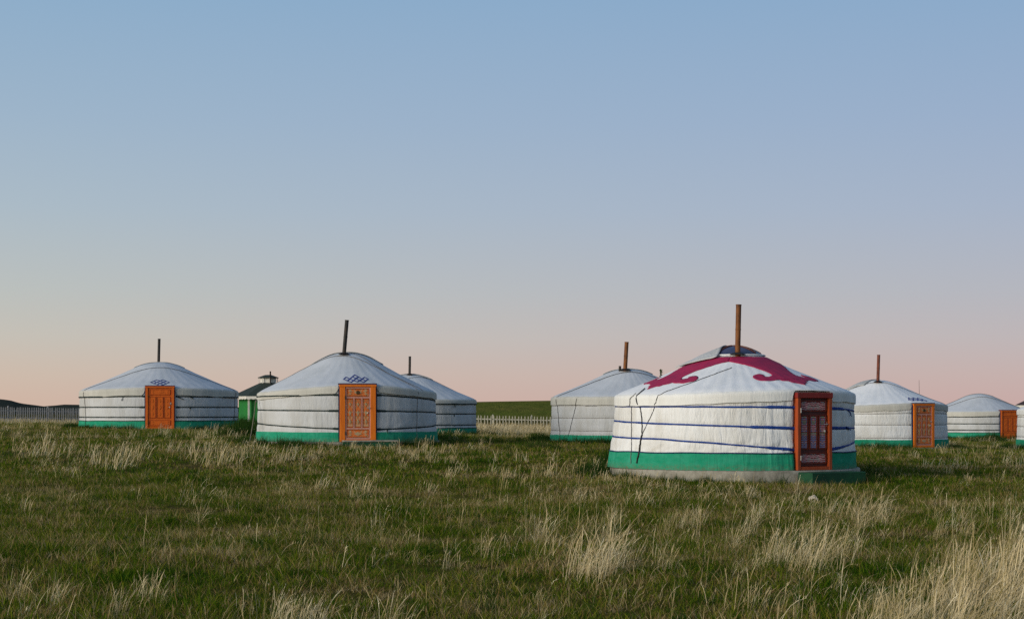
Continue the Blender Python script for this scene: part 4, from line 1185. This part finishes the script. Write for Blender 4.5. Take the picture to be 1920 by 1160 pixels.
# tall dry clumps where the photograph has them: (column, row of the foot, spread px, height px, plants)
CL = [(1620, 1190, 40, 90, 6), (1660, 1150, 24, 60, 3), (1680, 1210, 40, 110, 8), (1750, 1130, 24, 90, 4), (1640, 1165, 40, 80, 6), (1710, 1180, 40, 95, 9), (1770, 1165, 40, 130, 10), (1810, 1120, 35, 110, 9), (1855, 1135, 40, 140, 12), (1905, 1110, 35, 130, 12),
      (1885, 1190, 45, 150, 14), (1800, 1210, 50, 150, 14), (1720, 1235, 50, 120, 8), (1920, 1065, 30, 100, 8), (1960, 1150, 50, 150, 12), (1790, 1075, 25, 80, 4), (1850, 1075, 25, 70, 5), (1700, 1120, 18, 80, 2),
      (1108, 1085, 22, 120, 8), (1130, 1075, 22, 120, 6), (1085, 1080, 25, 80, 4), (1135, 1000, 22, 55, 6), (1155, 985, 22, 45, 4), (1040, 1050, 32, 95, 4), (1015, 1000, 25, 60, 3), (1165, 1070, 20, 70, 3),
      (1250, 1015, 22, 60, 4), (1280, 985, 24, 50, 5), (1300, 980, 22, 40, 3), (1255, 1070, 20, 60, 2), (1400, 995, 28, 60, 6), (1430, 975, 28, 55, 6), (1385, 1035, 20, 60, 2), (1410, 1070, 20, 50, 2),
      (1470, 1050, 28, 75, 6), (1505, 1065, 30, 90, 9), (1545, 1055, 30, 90, 9), (1580, 1040, 24, 70, 6), (1520, 1020, 26, 60, 5), (1440, 1060, 24, 60, 3),
      (1600, 965, 20, 55, 7), (1625, 975, 24, 60, 8), (1650, 980, 22, 45, 5), (1620, 990, 26, 40, 5), (1500, 950, 30, 35, 5), (1540, 955, 22, 35, 4), (1450, 950, 26, 40, 4),
      (1780, 985, 24, 45, 5), (1810, 1000, 26, 45, 5), (1845, 985, 26, 35, 4), (1890, 995, 26, 40, 4), (1910, 1030, 20, 50, 3), (1760, 1010, 20, 40, 2), (1560, 1100, 30, 40, 3),
      (530, 1175, 26, 95, 6), (560, 1180, 30, 80, 6), (595, 1180, 30, 70, 5), (700, 1185, 30, 85, 3), (735, 1170, 28, 70, 3), (660, 1185, 30, 60, 2), (272, 1125, 14, 80, 3), (285, 1130, 20, 50, 3),
      (38, 1120, 16, 60, 2), (110, 1130, 30, 60, 2), (180, 1160, 30, 60, 2), (840, 1055, 40, 50, 2), (900, 1040, 30, 60, 2), (370, 985, 14, 45, 2), (985, 1160, 30, 40, 2), (1010, 1140, 20, 40, 2), (1455, 1140, 40, 50, 2)]
P, S, Rz = [], [], []
for (px, py, sp, hp, n) in CL:
    for k in range(max(2, int(n * (0.75 if px > 1600 and py > 1050 else 0.62)))):
        g = ground_at(px + rng.normal(0, sp * 0.58), py + rng.normal(0, sp * 0.26))
        P.append((g.x, g.y, g.z)); S.append(hp / (FPX / g.y) / 0.66 * rng.uniform(0.75, 1.1)); Rz.append(rng.normal(0, 0.35))
scatter('straw_clumps', 'tall pale dry grass clumps bent to the right by wind', 'dry grass', 'straw', P, Rz, S, 0.10)

# farther, smaller dry tufts
CF = [(40, 860, 26, 32, 8), (110, 855, 30, 34, 9), (150, 858, 26, 30, 6), (205, 868, 28, 34, 10), (235, 858, 24, 28, 8), (375, 862, 26, 34, 9), (400, 870, 22, 34, 8), (330, 838, 40, 20, 8), (440, 850, 30, 20, 6),
      (520, 862, 24, 26, 8), (510, 850, 30, 22, 6), (590, 858, 26, 22, 7), (690, 925, 20, 34, 6), (700, 905, 14, 28, 3), (565, 922, 26, 22, 6), (535, 925, 20, 22, 4), (470, 850, 30, 20, 8), (640, 850, 50, 16, 9),
      (720, 852, 50, 18, 9), (800, 850, 40, 18, 7), (780, 858, 40, 18, 6), (865, 840, 30, 18, 5), (20, 955, 20, 24, 3), (880, 890, 50, 24, 6), (940, 905, 50, 26, 7), (1040, 895, 30, 32, 9), (1070, 890, 22, 32, 6), (1015, 900, 24, 22, 4),
      (1165, 905, 22, 28, 6), (1185, 900, 22, 26, 5), (1250, 905, 40, 22, 6), (1330, 912, 30, 26, 5), (1400, 918, 30, 24, 4), (1480, 905, 14, 30, 2), (1640, 848, 40, 14, 8), (1690, 850, 40, 14, 6), (1880, 852, 40, 14, 8), (1820, 850, 40, 14, 6),
      (1200, 935, 40, 24, 5), (1060, 940, 40, 26, 5), (960, 935, 40, 24, 5), (820, 925, 40, 22, 4), (1720, 915, 60, 18, 5), (1850, 900, 60, 18, 5)]
P, S, Rz = [], [], []
for (px, py, sp, hp, n) in CF:
    for k in range(n):
        g = ground_at(px + rng.normal(0, sp * 0.95), py + rng.normal(0, sp * 0.26))
        if not keep(np.array([g.x]), np.array([g.y]), 0.15)[0]: continue
        if rng.random() < 0.35: continue
        P.append((g.x, g.y, g.z)); S.append(hp / (FPX / g.y) / 0.42 * rng.uniform(0.7, 1.15)); Rz.append(rng.normal(0, 0.5))
n0 = len(P)
q = wedge(40, 125, lambda d: 1.1, 0.34, 3.0)                      # pale tips all over the farther meadow, in patches
k = vnoise(q[:, 0], q[:, 1], 0.16, 8.0) > 0.05; q = q[k]
P = np.concatenate([np.array(P), onto(q)]); S = np.concatenate([S, rng.uniform(0.35, 0.8, len(q))]); Rz = np.concatenate([Rz, rng.normal(0, 0.8, len(q))])
x0, x1 = flat_pt(880, 88)[0], flat_pt(1050, 88)[0]                # tawny belt in front of the middle fence
n = 420; qx = rng.uniform(x0, x1, n); qy = rng.uniform(82, 99, n); q = np.column_stack([qx, qy])
P = np.concatenate([P, onto(q)]); S = np.concatenate([S, rng.uniform(0.6, 1.25, n)]); Rz = np.concatenate([Rz, rng.normal(0, 0.8, n)])
scatter('far_straw_tufts', 'small pale dry tufts dotted over the meadow by the yurts', 'dry grass', 'far_straw', P, Rz, S, 0.05)

# scattered short straw and single stems
q = wedge(11, 40, lambda d: 1.2, 0.34, 1.0); nn = vnoise(q[:, 0], q[:, 1], 0.28, 5.0); q = q[nn > 0.12 + 0.16 * (q[:, 0] < 0)]
scatter('short_straw', 'low dry grass scattered through the foreground', 'dry grass', 'short_straw', onto(q), rng.normal(0, 0.6, len(q)), rng.uniform(0.5, 1.05, len(q)), 0.08)
q = wedge(11, 40, lambda d: 2.2, 0.34, 1.0); nn = vnoise(q[:, 0], q[:, 1], 0.2, 9.0); q = q[nn > np.where(q[:, 0] < 0, 0.08, -0.02)]
scatter('single_stems', 'single dry stems standing out of the foreground grass', 'dry grass', 'stem', onto(q), rng.normal(0, 0.6, len(q)), rng.uniform(0.4, 0.85, len(q)), 0.06)

# rank weeds, their green darkened to stand for shade, round the feet of the yurts and in the gap by the pavilion
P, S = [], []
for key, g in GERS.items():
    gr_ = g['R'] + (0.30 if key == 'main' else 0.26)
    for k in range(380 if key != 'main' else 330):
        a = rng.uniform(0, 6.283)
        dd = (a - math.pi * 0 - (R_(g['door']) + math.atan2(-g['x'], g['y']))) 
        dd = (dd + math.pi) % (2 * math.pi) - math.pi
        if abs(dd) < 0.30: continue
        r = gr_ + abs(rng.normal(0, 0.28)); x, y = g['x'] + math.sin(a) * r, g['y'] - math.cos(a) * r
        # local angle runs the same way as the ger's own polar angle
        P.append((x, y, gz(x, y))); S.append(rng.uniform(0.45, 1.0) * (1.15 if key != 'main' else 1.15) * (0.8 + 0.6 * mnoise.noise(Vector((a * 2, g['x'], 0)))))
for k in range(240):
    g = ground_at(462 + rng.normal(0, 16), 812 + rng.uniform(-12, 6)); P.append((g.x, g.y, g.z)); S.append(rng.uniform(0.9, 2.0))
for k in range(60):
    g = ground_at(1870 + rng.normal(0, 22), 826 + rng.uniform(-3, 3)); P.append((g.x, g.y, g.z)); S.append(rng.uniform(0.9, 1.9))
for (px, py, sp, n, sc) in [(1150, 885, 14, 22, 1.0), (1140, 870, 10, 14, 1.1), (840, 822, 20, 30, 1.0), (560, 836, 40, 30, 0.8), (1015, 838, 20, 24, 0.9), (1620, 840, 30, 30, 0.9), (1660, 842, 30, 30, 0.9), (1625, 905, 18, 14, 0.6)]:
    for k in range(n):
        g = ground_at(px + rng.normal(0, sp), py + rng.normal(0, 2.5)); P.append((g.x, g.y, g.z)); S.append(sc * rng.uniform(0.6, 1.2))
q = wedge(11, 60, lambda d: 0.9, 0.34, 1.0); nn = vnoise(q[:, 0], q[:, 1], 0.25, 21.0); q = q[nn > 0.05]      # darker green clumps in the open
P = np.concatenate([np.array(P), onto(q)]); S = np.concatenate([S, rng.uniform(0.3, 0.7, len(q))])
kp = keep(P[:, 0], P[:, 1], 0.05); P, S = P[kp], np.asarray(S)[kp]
scatter('shade_dark_weeds', 'dark green rank weeds round the feet of the yurts, colour deepened for shade', 'weeds', 'weed', P, rng.uniform(0, 6.28, len(P)), S)
